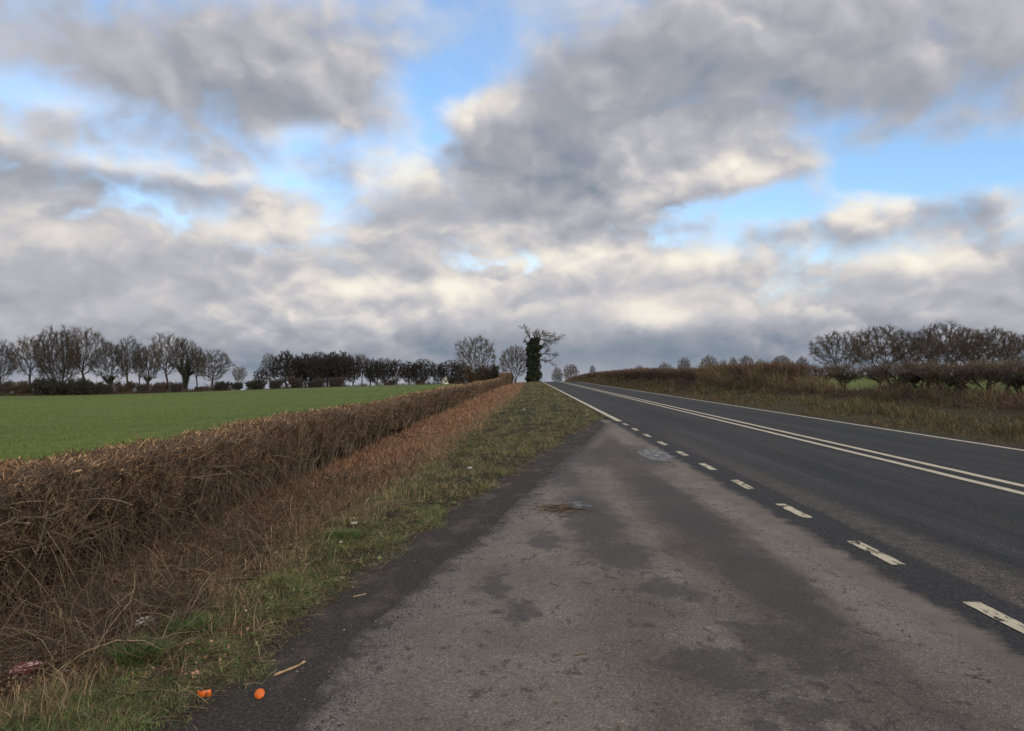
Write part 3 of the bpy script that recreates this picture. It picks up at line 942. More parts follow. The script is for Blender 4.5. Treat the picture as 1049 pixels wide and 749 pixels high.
M_KEYS = mat_island('old_seed', [(0, (0.075, 0.055, 0.038, 1)), (1, (0.17, 0.125, 0.085, 1))])


def copy_thing(root):
    r = root.copy(); COL.objects.link(r)
    for ch in list(root.children):
        c = ch.copy(); COL.objects.link(c); c.parent = r
        c.matrix_parent_inverse = ch.matrix_parent_inverse
    return r


_used = set()


def plant(proto, dims, px, top, y, wpx, label, group=None, cat='tree', rz=None, base_z=None, xoff=None, rng=random.Random(5)):
    """set a tree of the given real height/width on the ground so that it stands where it stood"""
    x = at(px, y)
    z = float(H(x, y)) if base_z is None else base_z
    d = ray(px, top)
    hh = CAM_H + d.z * y - z
    ww = wpx / FPX * y * math.hypot(1, x / y) * math.cos(math.atan2(x, y))
    if proto.name in _used:
        o = copy_thing(proto)
    else:
        o = proto; _used.add(proto.name)
    o.location = (x, y, z - 0.05)
    o.scale = (ww / dims[1], ww / dims[1], hh / dims[0])
    o.rotation_euler = (0, 0, rng.uniform(0, 6.28) if rz is None else rz)
    tag(o, label, cat, group)
    return o


P_ROUND = make_tree('bare_tree', 11, 14, 11, 3.8, 'round', M_BARK, M_TWIG_DARK, 1300, 9, trunk_r=.27)
P_VASE = make_tree('bare_tree', 12, 15, 12.5, 2.2, 'vase', M_BARK, M_TWIG_DARK, 1800, 8, stems=6, trunk_r=.60, twig_r=.014, up=.3, inner=.35)
P_ASH = make_tree('bare_tree', 13, 15, 10.5, 5.2, 'tall', M_BARK, M_TWIG_PALE, 900, 9, keys=420, up=.26, trunk_r=.28)
P_TALL = make_tree('bare_tree', 14, 14, 7.5, 5.0, 'tall', M_BARK, M_TWIG_DARK, 900, 9, up=.22, trunk_r=.26)
P_OAK = make_tree('bare_tree', 15, 13, 11.5, 3.2, 'round', M_BARK, M_TWIG_DARK, 1000, 9, trunk_r=.3, ivy=.34, up=.05)
P_IVIED = make_tree('bare_tree', 16, 14, 9.5, 5.0, 'tall', M_BARK, M_TWIG_DARK, 1000, 9, stems=2, ivy=.62, trunk_r=.5)
P_WOOD1 = make_tree('bare_tree', 17, 12, 9.0, 1.9, 'round', M_BARK, M_TWIG_WOOD, 900, 7, twig_r=.024, up=.2)
P_WOOD2 = make_tree('bare_tree', 18, 12, 8.0, 1.9, 'tall', M_BARK, M_TWIG_WOOD, 800, 7, twig_r=.024, up=.25)
P_FIELD1 = make_tree('bare_tree', 19, 8, 8, 1.3, 'vase', M_BARK_PALE, M_TWIG_BROWN, 1200, 7, twig_r=.008, stems=4, trunk_r=.17, up=.3, inner=.35)
P_FIELD2 = make_tree('bare_tree', 20, 8, 7.5, 1.3, 'round', M_BARK, M_TWIG_BROWN, 1200, 7, twig_r=.008, stems=3, trunk_r=.16, up=.2)
D = {P_ROUND: (14, 11), P_VASE: (15, 12.5), P_ASH: (15, 10.5), P_TALL: (14, 7.5), P_OAK: (13, 11.5), P_IVIED: (14, 9.5), P_WOOD1: (12, 9), P_WOOD2: (12, 8), P_FIELD1: (8, 8), P_FIELD2: (8, 7.5)}

G1 = 'bare trees in the row at the left edge of the field'
left_row = [
    (P_ROUND, 1, 349, 176, 30, 'bare dark tree cut by the left edge of the photo beyond the green field'),
    (P_ASH, 31, 345, 178, 40, 'slender forked pale twigged tree, second from the left end of the field row'),
    (P_VASE, 60, 337, 174, 50, 'broad fan shaped tree with many dark stems, densest of the left row'),
    (P_ASH, 86, 336, 176, 44, 'tall forked tree with tan seed bunches, right of the broad fan shaped tree'),
    (P_OAK, 113, 350, 174, 38, 'low wide tree with level lower limbs and a dark ivied trunk base'),
    (P_TALL, 131, 345, 178, 26, 'upright bare tree just right of the tree with level lower limbs'),
    (P_TALL, 143, 353, 180, 17, 'narrow bare tree squeezed between two taller ones, middle of the left row'),
    (P_OAK, 152, 353, 176, 28, 'dark headed bare tree in front of the narrow one, left of the big pale tree'),
    (P_ASH, 171, 342, 176, 36, 'tall pale tree with seed bunches, highest in the right half of the left row'),
    (P_IVIED, 190, 347, 174, 32, 'twin trunked tree wrapped in dark ivy almost to its crown'),
    (P_TALL, 202, 356, 178, 18, 'thin single stemmed tree just right of the ivy wrapped twin trunks'),
    (P_ROUND, 217, 359, 174, 38, 'rounded dark tree closing the right end of the left row'),
]
for (p, px, top, y, wd, lab) in left_row:
    plant(p, D[p], px, top, y, wd, lab, G1)

# scrub along the feet of that row: bushes one by one
def make_bush(name, seed, h, wd, mat, n=2600, leaf=None, twig_r=0.02):
    rng = np.random.default_rng(seed)
    root = empty(name, (0, 0, 0))
    a = rng.uniform(0, 6.28, 26); rr = rng.uniform(0, .35, 26) * wd / 2
    base = np.stack([np.cos(a) * rr, np.sin(a) * rr, np.full(26, -.1)], -1)
    d = nrm(np.stack([np.cos(a) * rng.uniform(.1, .9, 26), np.sin(a) * rng.uniform(.1, .9, 26), np.full(26, 1.0)], -1))
    env = Env(h * .42, wd / 2, h * .62, seed)
    S = bent(base, d, rng.uniform(.45, 1.0, 26) ** 1.0 * h * rng.choice([.8, 1.0, 1.15], 26), 5, .15, rng)
    SR = np.full((26, 1), 0.030 * h / 2) * np.linspace(1, .35, 5)[None, :]
    A, AR = sprout(S, SR, 7, .5, .8, .2, env, rng, 4, .15)
    B, BR = sprout(A, AR, 5, .7, .9, .2, env, rng, 3, .1, minlen=.1)
    C, CR = sprout(B, np.maximum(BR, twig_r), max(2, n // 900), .8, 1., .2, env, rng, 3, .1, minlen=.12)
    mesh_obj('stems', *tubes(S, SR, 5), M_BARK, root)
    mesh_obj('twigs', *join([tubes(A, np.maximum(AR, twig_r), 3), tubes(B, np.maximum(BR, twig_r), 3), tubes(C, np.maximum(CR, twig_r * .8), 3)]), mat, root)
    if leaf:
        pts = C[:, -1]
        V, F = leaf_cloud(pts, .06, 2, rng, .10)
        mesh_obj('foliage', V, F, leaf, root)
    return root


B_TWIG = make_bush('bush', 31, 3.0, 5.0, M_TWIG_BROWN, 3600)
B_DARK = make_bush('bush', 32, 3.2, 4.6, M_TWIG_DARK, 2700, M_HOLLY)
B_BRAM = make_bush('bush', 33, 2.6, 6.0, M_TWIG_DARK, 3600)
DB = {B_TWIG: (3.0, 5.0), B_DARK: (3.2, 4.6), B_BRAM: (2.6, 6.0)}
G2 = 'scrub bushes at the feet of the left row'
scrub = [
    (B_BRAM, 6, 390, 172, 26, 'low brown scrub at the far left edge beneath the first trees'),
    (B_TWIG, 22, 391, 171, 26, 'brown scrub bush left of the second tree of the row'),
    (B_DARK, 44, 384, 171, 24, 'dark evergreen bush left of the broad fan shaped tree'),
    (B_DARK, 60, 388, 170, 26, 'dark evergreen bush right under the broad fan shaped tree'),
    (B_DARK, 82, 385, 170, 26, 'tall dark evergreen bush under the forked tree with seed bunches'),
    (B_DARK, 97, 389, 170, 20, 'dark evergreen bush left of the ivied trunk base'),
    (B_BRAM, 110, 392, 171, 24, 'dark low scrub around the ivied trunk base'),
    (B_TWIG, 128, 391, 172, 24, 'brown scrub under the upright bare tree'),
    (B_BRAM, 146, 392, 172, 24, 'brown scrub under the narrow tree in the middle of the row'),
    (B_TWIG, 163, 392, 172, 24, 'brown scrub left of the big pale tree'),
    (B_BRAM, 180, 391, 172, 24, 'brown scrub between the big pale tree and the ivy wrapped trunks'),
    (B_DARK, 207, 395, 172, 14, 'small dark bush right of the ivy wrapped trunks'),
    (B_DARK, 227, 389, 171, 16, 'dark round bush under the right end of the left row'),
    (B_DARK, 243, 390, 176, 14, 'small dark bush standing alone in the gap between the two groups of trees'),
]
for (p, px, top, y, wd, lab) in scrub:
    plant(p, DB[p], px, top, y, wd, lab, G2, 'bush')
plant(P_ASH, D[P_ASH], 245, 375, 200, 15, 'small faint sapling rising behind the lone dark bush in the gap', None)

# the dark wood in the middle of the skyline
G3 = 'trees of the dark wood on the skyline'
wood = [
    (P_ASH, 277, 362, 226, 20, 'thin pale tree at the left end of the dark wood'),
    (P_WOOD2, 268, 378, 224, 14, 'low dark tree left of the thin pale tree, first of the dark wood'),
    (P_WOOD1, 294, 360, 226, 30, 'round dark tree, tallest at the left end of the dark wood'),
    (P_WOOD2, 313, 363, 228, 22, 'dark tree right next to the tallest left end tree of the wood'),
    (P_WOOD1, 327, 361, 226, 26, 'dense dark tree forming the left shoulder of the wood\'s high middle'),
    (P_WOOD1, 341, 361, 230, 24, 'dense dark tree at the very middle of the wood\'s high part'),
    (P_WOOD2, 352, 361, 226, 22, 'dense dark tree just right of the wood\'s middle'),
    (P_WOOD1, 362, 364, 229, 18, 'dark tree on the right shoulder of the wood\'s high part'),
    (P_ASH, 371, 363, 232, 18, 'paler tree peeping over the wood right of its high part'),
    (P_WOOD2, 380, 368, 230, 16, 'lower pale gapped tree in the dip of the wood'),
    (P_WOOD1, 394, 367, 228, 22, 'dark rounded tree right of the dip in the wood'),
    (P_WOOD2, 406, 369, 230, 16, 'smaller dark tree right of the rounded one past the dip'),
    (P_WOOD2, 419, 371, 232, 18, 'low dark tree left of the last round head of the wood'),
    (P_WOOD1, 434, 368, 232, 22, 'last high round headed tree of the wood before the white cottage'),
    (P_WOOD2, 449, 373, 236, 16, 'low tree above the white cottage in the wood'),
    (P_WOOD1, 462, 369, 234, 24, 'dark flat topped tree right of the white cottage'),
    (P_WOOD2, 474, 372, 234, 18, 'dark tree at the right end of the wood against the roadside bushes'),
    # a second rank behind
    (P_WOOD2, 303, 366, 244, 24, 'dark tree of the rear rank behind the left end of the wood'),
    (P_WOOD1, 320, 364, 246, 26, 'dark tree of the rear rank behind the left shoulder of the wood'),
    (P_WOOD2, 336, 363, 246, 24, 'dark tree of the rear rank left of the wood\'s middle'),
    (P_WOOD1, 347, 363, 246, 24, 'dark tree of the rear rank right of the wood\'s middle'),
    (P_WOOD2, 387, 371, 248, 20, 'dark tree of the rear rank behind the dip in the wood'),
    (P_WOOD1, 426, 373, 250, 22, 'dark tree of the rear rank behind the wood\'s low right part'),
]
for (p, px, top, y, wd, lab) in wood:
    plant(p, D[p], px, top, y, wd * (1.0 if p is P_ASH else 1.18), lab, G3)
G4 = 'bushes along the foot of the dark wood'
k = 0
for (p, px, top, y, wd, lab) in [
    (B_DARK, 262, 388, 223, 20, 'dark bush at the left foot of the wood beside the open gap'),
    (B_BRAM, 283, 388, 223, 24, 'dark scrub under the thin pale tree at the wood\'s left end'),
    (B_BRAM, 303, 386, 223, 26, 'dark scrub under the wood\'s tallest left end tree'),
    (B_BRAM, 324, 388, 223, 26, 'dark scrub under the left shoulder of the wood'),
    (B_BRAM, 345, 386, 223, 26, 'dark scrub under the middle of the wood'),
    (B_BRAM, 400, 389, 226, 20, 'low scrub under the trees right of the dip in the wood'),
    (B_BRAM, 430, 388, 228, 18, 'low scrub left of the white cottage'),
    (B_DARK, 468, 384, 229, 20, 'dark scrub right of the white cottage'),
    (B_TWIG, 486, 377, 205, 30, 'brown twiggy bush under the pale loose tree by the roadside hedge'),
    (B_TWIG, 500, 374, 206, 26, 'tall brown bush right of the pale loose tree'),
    (B_DARK, 512, 380, 206, 16, 'dark bush left of the round headed tree by the hedge'),
]:
    plant(p, DB[p], px, top, y, wd, lab, G4, 'bush')

# single trees by the road
P_LOOSE = make_tree('bare_tree', 21, 12, 9, 3.0, 'tall', M_BARK_PALE, M_TWIG_PALE, 600, 5, keys=900, twig_r=.016, up=.2, trunk_r=.20)
plant(P_LOOSE, (12, 9), 487, 344, 204, 42, 'loose pale tree with seed bunches standing above the brown bushes')
plant(P_FIELD2, D[P_FIELD2], 528, 354, 200, 34, 'round headed bare tree just left of the ivy clad tree')
plant(P_FIELD2, D[P_FIELD2], 585, 373, 330, 19, 'small bare tree beyond the road crest, right of the ivy clad tree')
plant(P_FIELD1, D[P_FIELD1], 571, 377, 340, 13, 'faint low tree beyond the road crest, nearest the ivy clad tree')
plant(P_TALL, D[P_TALL], 607, 374, 330, 7, 'tiny thin tree poking above the start of the right hedge')

# the ivy clad tree at the crest
rng = np.random.default_rng(77)
YT = 158.0
xt = at(545.5, YT)
zt = float(H(xt, YT))
ivyt = empty('ivy_clad_tree', (xt, YT, zt))
tag(ivyt, 'lone tree at the road crest with its trunk thickly clad in dark ivy', 'tree')
S_ = YT / FPX                                                     # metres per photo pixel there
def tp(px, py, dy=0.0):
    return np.array([(px - 545.5) * S_, dy, (389.0 - py) * S_])
limbs = [
    [tp(545.5, 390), tp(545.5, 375), tp(545, 358), tp(545.5, 346)],
    [tp(545.5, 352), tp(544, 345), tp(540, 339), tp(536, 332)],
    [tp(546, 356, .2), tp(549, 348, .4), tp(555, 345, .8), tp(564, 346, 1.2), tp(574, 345, 1.2)],
    [tp(546, 362, -.2), tp(552, 354, -.5), tp(558, 349, -1.), tp(566, 347, -1.4)],
    [tp(547, 366, .2), tp(553, 361, .8), tp(560, 359, 1.2), tp(571, 361, 1.6)],
    [tp(547, 370, -.1), tp(553, 366, -.6), tp(558, 367, -1.2), tp(566, 370, -1.6)],
    [tp(546, 352, .3), tp(550, 345, 1.), tp(553, 341, 1.5), tp(556, 338, 1.8)],
    [tp(545, 350, -.3), tp(547, 344, -.8), tp(548, 338, -1.2)],
    [tp(544, 356, .2), tp(541, 350, .8), tp(537, 347, 1.4)],
    [tp(546, 352, -.3), tp(552, 343, -1.2), tp(560, 341, -1.5), tp(567, 343, -1.8)],
]
rs = lambda P, n: np.stack([np.interp(np.linspace(0, 1, n), np.linspace(0, 1, len(P)), np.array(P)[:, k]) for k in range(3)], -1)
LB = np.stack([rs(p, 7) for p in limbs])
LR = np.array([.42, .12, .13, .13, .11, .10, .10, .09, .09, .10])[:, None] * np.linspace(1, .35, 7)[None, :]
LR[0] = np.linspace(.5, .25, 7)
envi = Env(8, 9, 9, 5)
a2, r2 = sprout(LB[1:], LR[1:], 8, .36, .8, .12, envi, rng, 5, .25)
a3, r3 = sprout(a2, r2, 5, .6, .85, .1, envi, rng, 4, .15)
a4, r4 = sprout(a3, np.maximum(r3, .018), 4, .75, .9, .1, envi, rng, 3, .1, minlen=.12)
mesh_obj('trunk', *join([tubes(LB, LR, 7), tubes(a2, np.maximum(r2, .025), 4)]), M_BARK, ivyt, smooth=True)
mesh_obj('crown', *join([tubes(a3, np.maximum(r3, .020), 3), tubes(a4, np.maximum(r4, .017), 3)]), M_TWIG_BROWN, ivyt)
# ivy: wide skirt, ragged column, a few sleeves on the limbs
zt_top = (389 - 345) * S_
nl = 95
zz = rng.uniform(0, 1, nl) ** 1.1
hw = np.interp(zz, [0, .12, .3, .5, .7, .85, 1.0], [1.6, 1.45, 1.2, 1.05, 1.0, .85, .25])
an = rng.uniform(0, 6.28, nl)
lc_ = np.stack([np.cos(an) * hw * rng.uniform(.35, 1.2, nl) + .14 * np.sin(zz * 6), np.sin(an) * hw * rng.uniform(.5, 1.05, nl), zz * zt_top], -1)
lr_ = rng.uniform(.28, .62, nl) * np.interp(zz, [0, 1], [1.1, .8])
pid = rng.integers(0, nl, 9000)
col_pts = lc_[pid] + nrm(rng.normal(size=(9000, 3))) * (lr_[pid] * rng.uniform(.3, 1.0, 9000) ** .5)[:, None] * np.array([1, 1, 1.35])
zc2 = rng.uniform(0, .92, 2500); a2_ = rng.uniform(0, 6.28, 2500)
col_pts = np.concatenate([col_pts, np.stack([np.cos(a2_) * np.interp(zc2, [0, 1], [1.2, .5]), np.sin(a2_) * np.interp(zc2, [0, 1], [1.2, .5]), zc2 * zt_top], -1)])
sl = []
for li, t1 in ((3, .45), (2, .35), (4, .35), (5, .25), (6, .4)):
    t = rng.uniform(0, t1, 900)
    c = np.stack([np.interp(t, np.linspace(0, 1, 7), LB[li][:, k]) for k in range(3)], -1)
    sl.append(c + rng.normal(0, .24, (900, 3)))
V, F = leaf_cloud(np.concatenate([col_pts] + sl), .05, 2, rng, .13)
mesh_obj('ivy', V, F, M_IVY, ivyt)

# far trees over the right hand hedge
G5 = 'small far trees above the right hedge'
for (p, px, top, y, wd, lab) in [
    (P_FIELD2, 655, 374, 420, 12, 'faintest far tree over the left part of the right hedge'),
    (P_FIELD1, 681, 372, 420, 16, 'low far tree over the hedge, left of the dark pointed one'),
    (P_FIELD2, 701, 366, 410, 15, 'small round far tree over the right hedge above its dark dense part'),
    (P_FIELD2, 726, 364, 400, 19, 'dark domed far tree over the hedge, second tallest of the far ones'),
    (P_FIELD1, 741, 369, 410, 9, 'tiny far tree wedged right of the dark domed one'),
    (P_FIELD2, 751, 366, 410, 10, 'narrow far tree left of the wide far tree'),
    (P_FIELD1, 764, 365, 405, 21, 'wide far tree over the middle of the hedge'),
    (P_FIELD2, 779, 368, 410, 12, 'small low far tree right of the wide far tree'),
    (P_FIELD2, 801, 364, 400, 24, 'largest of the far trees, broad and rounded over the tall dry grass'),
    (P_FIELD1, 822, 366, 400, 15, 'last far tree before the near group on the right'),
]:
    plant(p, D[p], px, top, y, wd, lab, G5)

# the near group in the right hand field
G6 = 'bushy bare trees in the right hand field'
for (p, px, top, y, wd, lab) in [
    (P_FIELD2, 861, 339, 112, 52, 'dense brown bushy tree at the left end of the right hand group'),
    (P_FIELD1, 903, 335, 116, 62, 'wide open fan shaped tree, second of the right hand group'),
    (P_FIELD2, 938, 339, 122, 48, 'dense brown tree filling the middle of the right hand group'),
    (P_FIELD1, 966, 332, 112, 58, 'tallest and broadest tree of the right hand group'),
    (P_FIELD2, 992, 336, 118, 46, 'brown tree right of the tallest one in the right hand group'),
    (P_FIELD1, 1018, 337, 110, 56, 'wide tree with a clear single trunk near the right edge'),
    (P_FIELD2, 1046, 341, 116, 46, 'brown tree cut by the right edge of the photo'),
]:
    plant(p, D[p], px, top, y, wd * 1.12, lab, G6)

rng = np.random.default_rng(88)
n = 15000
px_ = np.concatenate([rng.uniform(-20, 236, 8500), rng.uniform(252, 376, 4000), rng.uniform(384, 520, 2500)])
yy_ = np.where(px_ < 245, 173, np.where(px_ < 470, 224, 206)) + rng.normal(0, 1.6, n)
xx_ = (np.array([at(p, 1.0) for p in (0, 1049)]) @ np.array([1, 0])) + 0 * px_
xx_ = (px_ - PW / 2) / FPX
xx_ = np.tan(np.arctan(xx_) - YAW) * yy_
b_ = np.stack([xx_, yy_, H(xx_, yy_) - .1], -1)
d_ = nrm(np.stack([rng.normal(0, .7, n), rng.normal(0, .7, n), rng.uniform(.3, 1.2, n)], -1))
L_ = rng.uniform(.5, 2.4, n) * (.35 + vnoise(xx_ * .25, yy_ * 0 + 4))
o = mesh_obj('undergrowth', *tubes(bent(b_, d_, L_, 3, .2, rng, droop=.15), rng.uniform(.02, .05, n)[:, None] * np.array([[1, .8, .5]]), 3), M_TWIG_BROWN)
tag(o, 'low brown undergrowth at the far edge of the green field beneath the trees', 'undergrowth', kind='stuff')

# ------------------------------------------------------------------ the clipped hedge on the left
rng = np.random.default_rng(101)
HTOP = 0.71


def hedge_top(y):
    y = np.asarray(y, float)
    t = HTOP + 0.10 * (vnoise(y * .35, y * 0 + 2) - .5) + 0.06 * (vnoise(y * 1.7, y * 0 + 5) - .5)
    return t + 1.15 * ss(y, 124, 150) + crest(y)


def hedge_base(y):
    return H(hx(y), y)


def hedge_depth(y):
    return 1.15 + 0.2 * (vnoise(np.asarray(y, float) * .5, np.asarray(y, float) * 0 + 7) - .5)


hedge = empty('clipped_hedge', (-5.1, 6, -0.5))
tag(hedge, 'long brown clipped hedge with tan cut tips between the green field and the left verge', 'hedge')


def yspread(n, y0, y1, pw=1.0):
    u = rng.random(n)
    if pw == 1.0:
        return y0 + (y1 - y0) * u
    return y0 * (y1 / y0) ** u


def add_local(name, V, F, mat, parent):
    V = V - np.array(parent.location)
    return mesh_obj(name, V, F, mat, parent)


# dark heart of the hedge: lumpy core, near-black colour painted in for shade
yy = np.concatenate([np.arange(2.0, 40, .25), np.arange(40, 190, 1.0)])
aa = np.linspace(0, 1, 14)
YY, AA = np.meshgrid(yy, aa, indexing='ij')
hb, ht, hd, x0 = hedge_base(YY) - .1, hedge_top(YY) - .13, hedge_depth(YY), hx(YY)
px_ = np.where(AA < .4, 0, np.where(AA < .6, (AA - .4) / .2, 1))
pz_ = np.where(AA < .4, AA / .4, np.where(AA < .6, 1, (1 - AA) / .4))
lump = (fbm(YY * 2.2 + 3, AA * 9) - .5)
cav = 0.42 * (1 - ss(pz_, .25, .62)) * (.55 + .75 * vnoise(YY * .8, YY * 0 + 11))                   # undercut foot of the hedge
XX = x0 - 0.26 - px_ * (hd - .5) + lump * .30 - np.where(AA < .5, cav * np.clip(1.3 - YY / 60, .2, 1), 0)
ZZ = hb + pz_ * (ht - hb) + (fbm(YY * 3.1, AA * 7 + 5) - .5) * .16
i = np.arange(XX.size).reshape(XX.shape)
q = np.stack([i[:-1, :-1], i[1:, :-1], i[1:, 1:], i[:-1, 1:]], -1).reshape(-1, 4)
add_local('shade_core', np.stack([XX, YY, ZZ], -1).reshape(-1, 3), q, M_HCORE, hedge)

# upright stems rising from the bank
n = 750
y = np.concatenate([yspread(150, 5.5, 40, 2), yspread(600, 40, 170)])
b = np.stack([hx(y) - rng.uniform(-.02, .55, n), y, hedge_base(y) - .08], -1)
d = nrm(np.stack([rng.normal(.05, .18, n), rng.normal(0, .35, n), np.ones(n)], -1))
P = bent(b, d, (hedge_top(y) - hedge_base(y)) * rng.uniform(.55, 1.02, n), 6, .10, rng)
r = (np.interp(y, [5, 40, 170], [.013, .013, .022]) * rng.uniform(.5, 1.7, n))[:, None] * np.linspace(1, .6, 6)[None, :]
stem_parts = [tubes(P, r, 5)]
# branches bent over by the flail and left lying along the face and the top
n = 1100
y = yspread(n, 5.5, 45, 2)
ft = rng.uniform(.45, 1.0, n) ** .7
b = np.stack([hx(y) - rng.uniform(-.15, .35, n) - .25 * (1 - ft), y, hedge_base(y) + ft * (hedge_top(y) - hedge_base(y)) * .95], -1)
d = nrm(np.stack([rng.normal(.25, .40, n), rng.choice([-1, 1], n, p=[.3, .7]) * rng.uniform(.3, 1.2, n), rng.normal(.02, .26, n)], -1))
L = rng.uniform(.12, .62, n)
L = np.where(b[:, 2] + d[:, 2] * L > hedge_top(y), np.maximum((hedge_top(y) - b[:, 2]) / np.maximum(d[:, 2], .05), .06), L)
P = bent(b, d, L, 6, .16, rng, droop=.10)
r = (rng.uniform(.003, .010, n) * np.where(rng.random(n) < .10, 2.0, 1) * np.interp(y, [5, 15, 45], [1, 1.0, 1.5]))[:, None] * np.linspace(1, .6, 6)[None, :]
stem_parts.append(tubes(P, r, 4, cap=True))
add_local('stems', *join(stem_parts), M_HSTEM, hedge)

# branching wood: every stem carries side shoots, cut flat at the top by the flail
class Free:
    def norm(s, P): return np.zeros(P.shape[:-1])


def cut(P):
    y = P[..., 1]
    top = hedge_top(y) + rng.uniform(-.05, .05, P.shape[:1])[:, None]
    P[..., 2] = np.minimum(P[..., 2], top - .04 * rng.random(P.shape[:2]))
    f = hx(y) + .10
    P[..., 0] = np.where(P[..., 0] > f, f + (P[..., 0] - f) * .35, P[..., 0])
    return P


def woody(n, y0, y1, k2, k3, k4, sc):
    y = yspread(n, y0, y1, 2)
    b = np.stack([hx(y) - rng.uniform(.12, .60, n), y, hedge_base(y) - .06], -1)
    d = nrm(np.stack([rng.normal(.16, .22, n), rng.normal(0, .40, n), np.ones(n)], -1))
    S = bent(b, d, (hedge_top(y) - hedge_base(y)) * rng.uniform(.7, 1.05, n), 7, .12, rng)
    SR = (rng.uniform(.007, .019, n) * sc)[:, None] * np.linspace(1, .55, 7)[None, :]
    A, AR = sprout(S, SR, k2, .55, 1.0, .05, Free(), rng, 5, .42, curve=.22)
    B, BR = sprout(A, np.maximum(AR, .0035 * sc), k3, .60, 1.0, .10, Free(), rng, 4, .15, curve=.22)
    C, CR = sprout(B, np.maximum(BR, .0026 * sc), k4, .65, 1.0, .15, Free(), rng, 3, .15, minlen=.03, curve=.2)
    S, A, B, C = cut(S), cut(A), cut(B), cut(C)
    return (tubes(S, SR, 6), tubes(A, np.maximum(AR, .0035 * sc), 5, cap=True)), (tubes(B, np.maximum(BR, .0026 * sc), 4), tubes(C, np.maximum(CR, .0019 * sc), 3))


w1 = woody(330, 5.2, 18, 8, 5, 3, 1.0)
w2 = woody(380, 16, 46, 7, 4, 3, 1.6)
add_local('woody_branches', *join([*w1[0], *w2[0]]), M_HSTEM, hedge)

# the mass of fine twigs
def twig_mass(n, y, fmin, fmax, r0, r1, lmin, lmax, upw, K=3):
    f = rng.uniform(fmin, fmax, n)
    kp = rng.random(n) < np.clip((fbm(y * 2.3 + 3, f * 3.6 + 1) - .36) * 5.5, .05, 1)
    y, f = y[kp], f[kp]; n = len(y)
    dep = rng.uniform(-.12, .40, n) + .30 * (fbm(y * 1.3 + 8, f * 2.5) - .5)
    hgt = hedge_top(y) - hedge_base(y)
    cavn = .40 * (1 - ss(f, .25, .62)) * np.clip(1.3 - y / 60, .2, 1) * (.5 + .8 * vnoise(y * .8, y * 0 + 11))
    b = np.stack([hx(y) - dep - cavn, y, hedge_base(y) + f * hgt], -1)
    ori = (fbm(y * 1.1 + 17, f * 2.2) - .5) * 4.0
    d = nrm(np.stack([rng.normal(.25, .5, n), rng.normal(0, .65, n) + ori, rng.normal(upw, .6, n) - .5 * np.abs(ori)], -1))
    L = rng.uniform(lmin, lmax, n)
    top = hedge_top(y) + .03
    end = b[:, 2] + d[:, 2] * L
    L = np.where(end > top, np.maximum((top - b[:, 2]) / np.maximum(d[:, 2], .05), .06), L)
    L = np.minimum(L, lmax)
    P = bent(b, d, L, K, .14, rng)
    r = (rng.uniform(r0, r1, n))[:, None] * np.linspace(1, .5, K)[None, :]
    return tubes(P, r, 3)


tw = [*w1[1], *w2[1], twig_mass(7000, yspread(7000, 5.5, 16, 2), .40, 1.0, .0022, .0060, .12, .5, .8, 4),
      twig_mass(2600, yspread(2600, 5.5, 16, 2), .0, .45, .0018, .0045, .2, .6, .9, 4),
      twig_mass(11000, yspread(11000, 16, 45, 2), .05, 1.0, .004, .009, .15, .55, .9),
      twig_mass(20000, yspread(20000, 45, 168, 2), .0, 1.0, .009, .020, .25, .7, 1.0)]
add_local('twigs', *join(tw), M_HFACE, hedge)

# pale cut tips all over the top
def tips(n, y, r0, r1, lmin, lmax):
    hd = hedge_depth(y)
    u = rng.random(n) ** .75
    x = hx(y) + .10 - u * (hd + .05)
    z = hedge_top(y) - rng.uniform(.0, 1.0, n) ** 2.4 * .50 - .07 * vnoise(y * 3.1, x * 3) * np.clip((x - hx(y)) / .3, 0, 1)
    b = np.stack([x, y, z - .05], -1)
    ori = (fbm(y * 1.4 + 5, x * 2) - .5) * 5.0
    d = nrm(np.stack([rng.normal(.25, .6, n), rng.normal(.1, .7, n) + ori, rng.uniform(-.1, 1.1, n)], -1))
    P = bent(b, d, rng.uniform(lmin, lmax, n) * (.5 + .9 * vnoise(y * 2.3, x * 3 + 4)), 3, .12, rng)
    r = rng.uniform(r0, r1, n)[:, None] * np.linspace(1, .8, 3)[None, :]
    return tubes(P, r, 4, cap=True)


tp_ = [tips(9500, yspread(9500, 5.3, 16, 2), .003, .011, .03, .14), tips(7000, yspread(7000, 16, 45, 2), .005, .012, .04, .15),
       tips(7500, yspread(7500, 45, 165, 2), .010, .022, .08, .26)]
add_local('cut_tips', *join(tp_), M_HCUT, hedge)

# the uncut stretch at the crest is higher and redder
# ------------------------------------------------------------------ dead growth on the bank in front of the hedge
def bankx(y):                                                       # where the dead stalks give way to grass
    y = np.asarray(y, float)
    return np.interp(y, [0, 5, 9, 14, 27, 47, 75, 160], [-2.75, -2.55, -2.40, -2.38, -2.15, -1.7, -1.2, -.6]) + (fbm(y * .9, y * 0 + 4) - .5) * np.clip(1.0 - y / 160, .4, 1) * 1.5


def on(x, y):
    return np.stack([x, y, H(x, y)], -1)


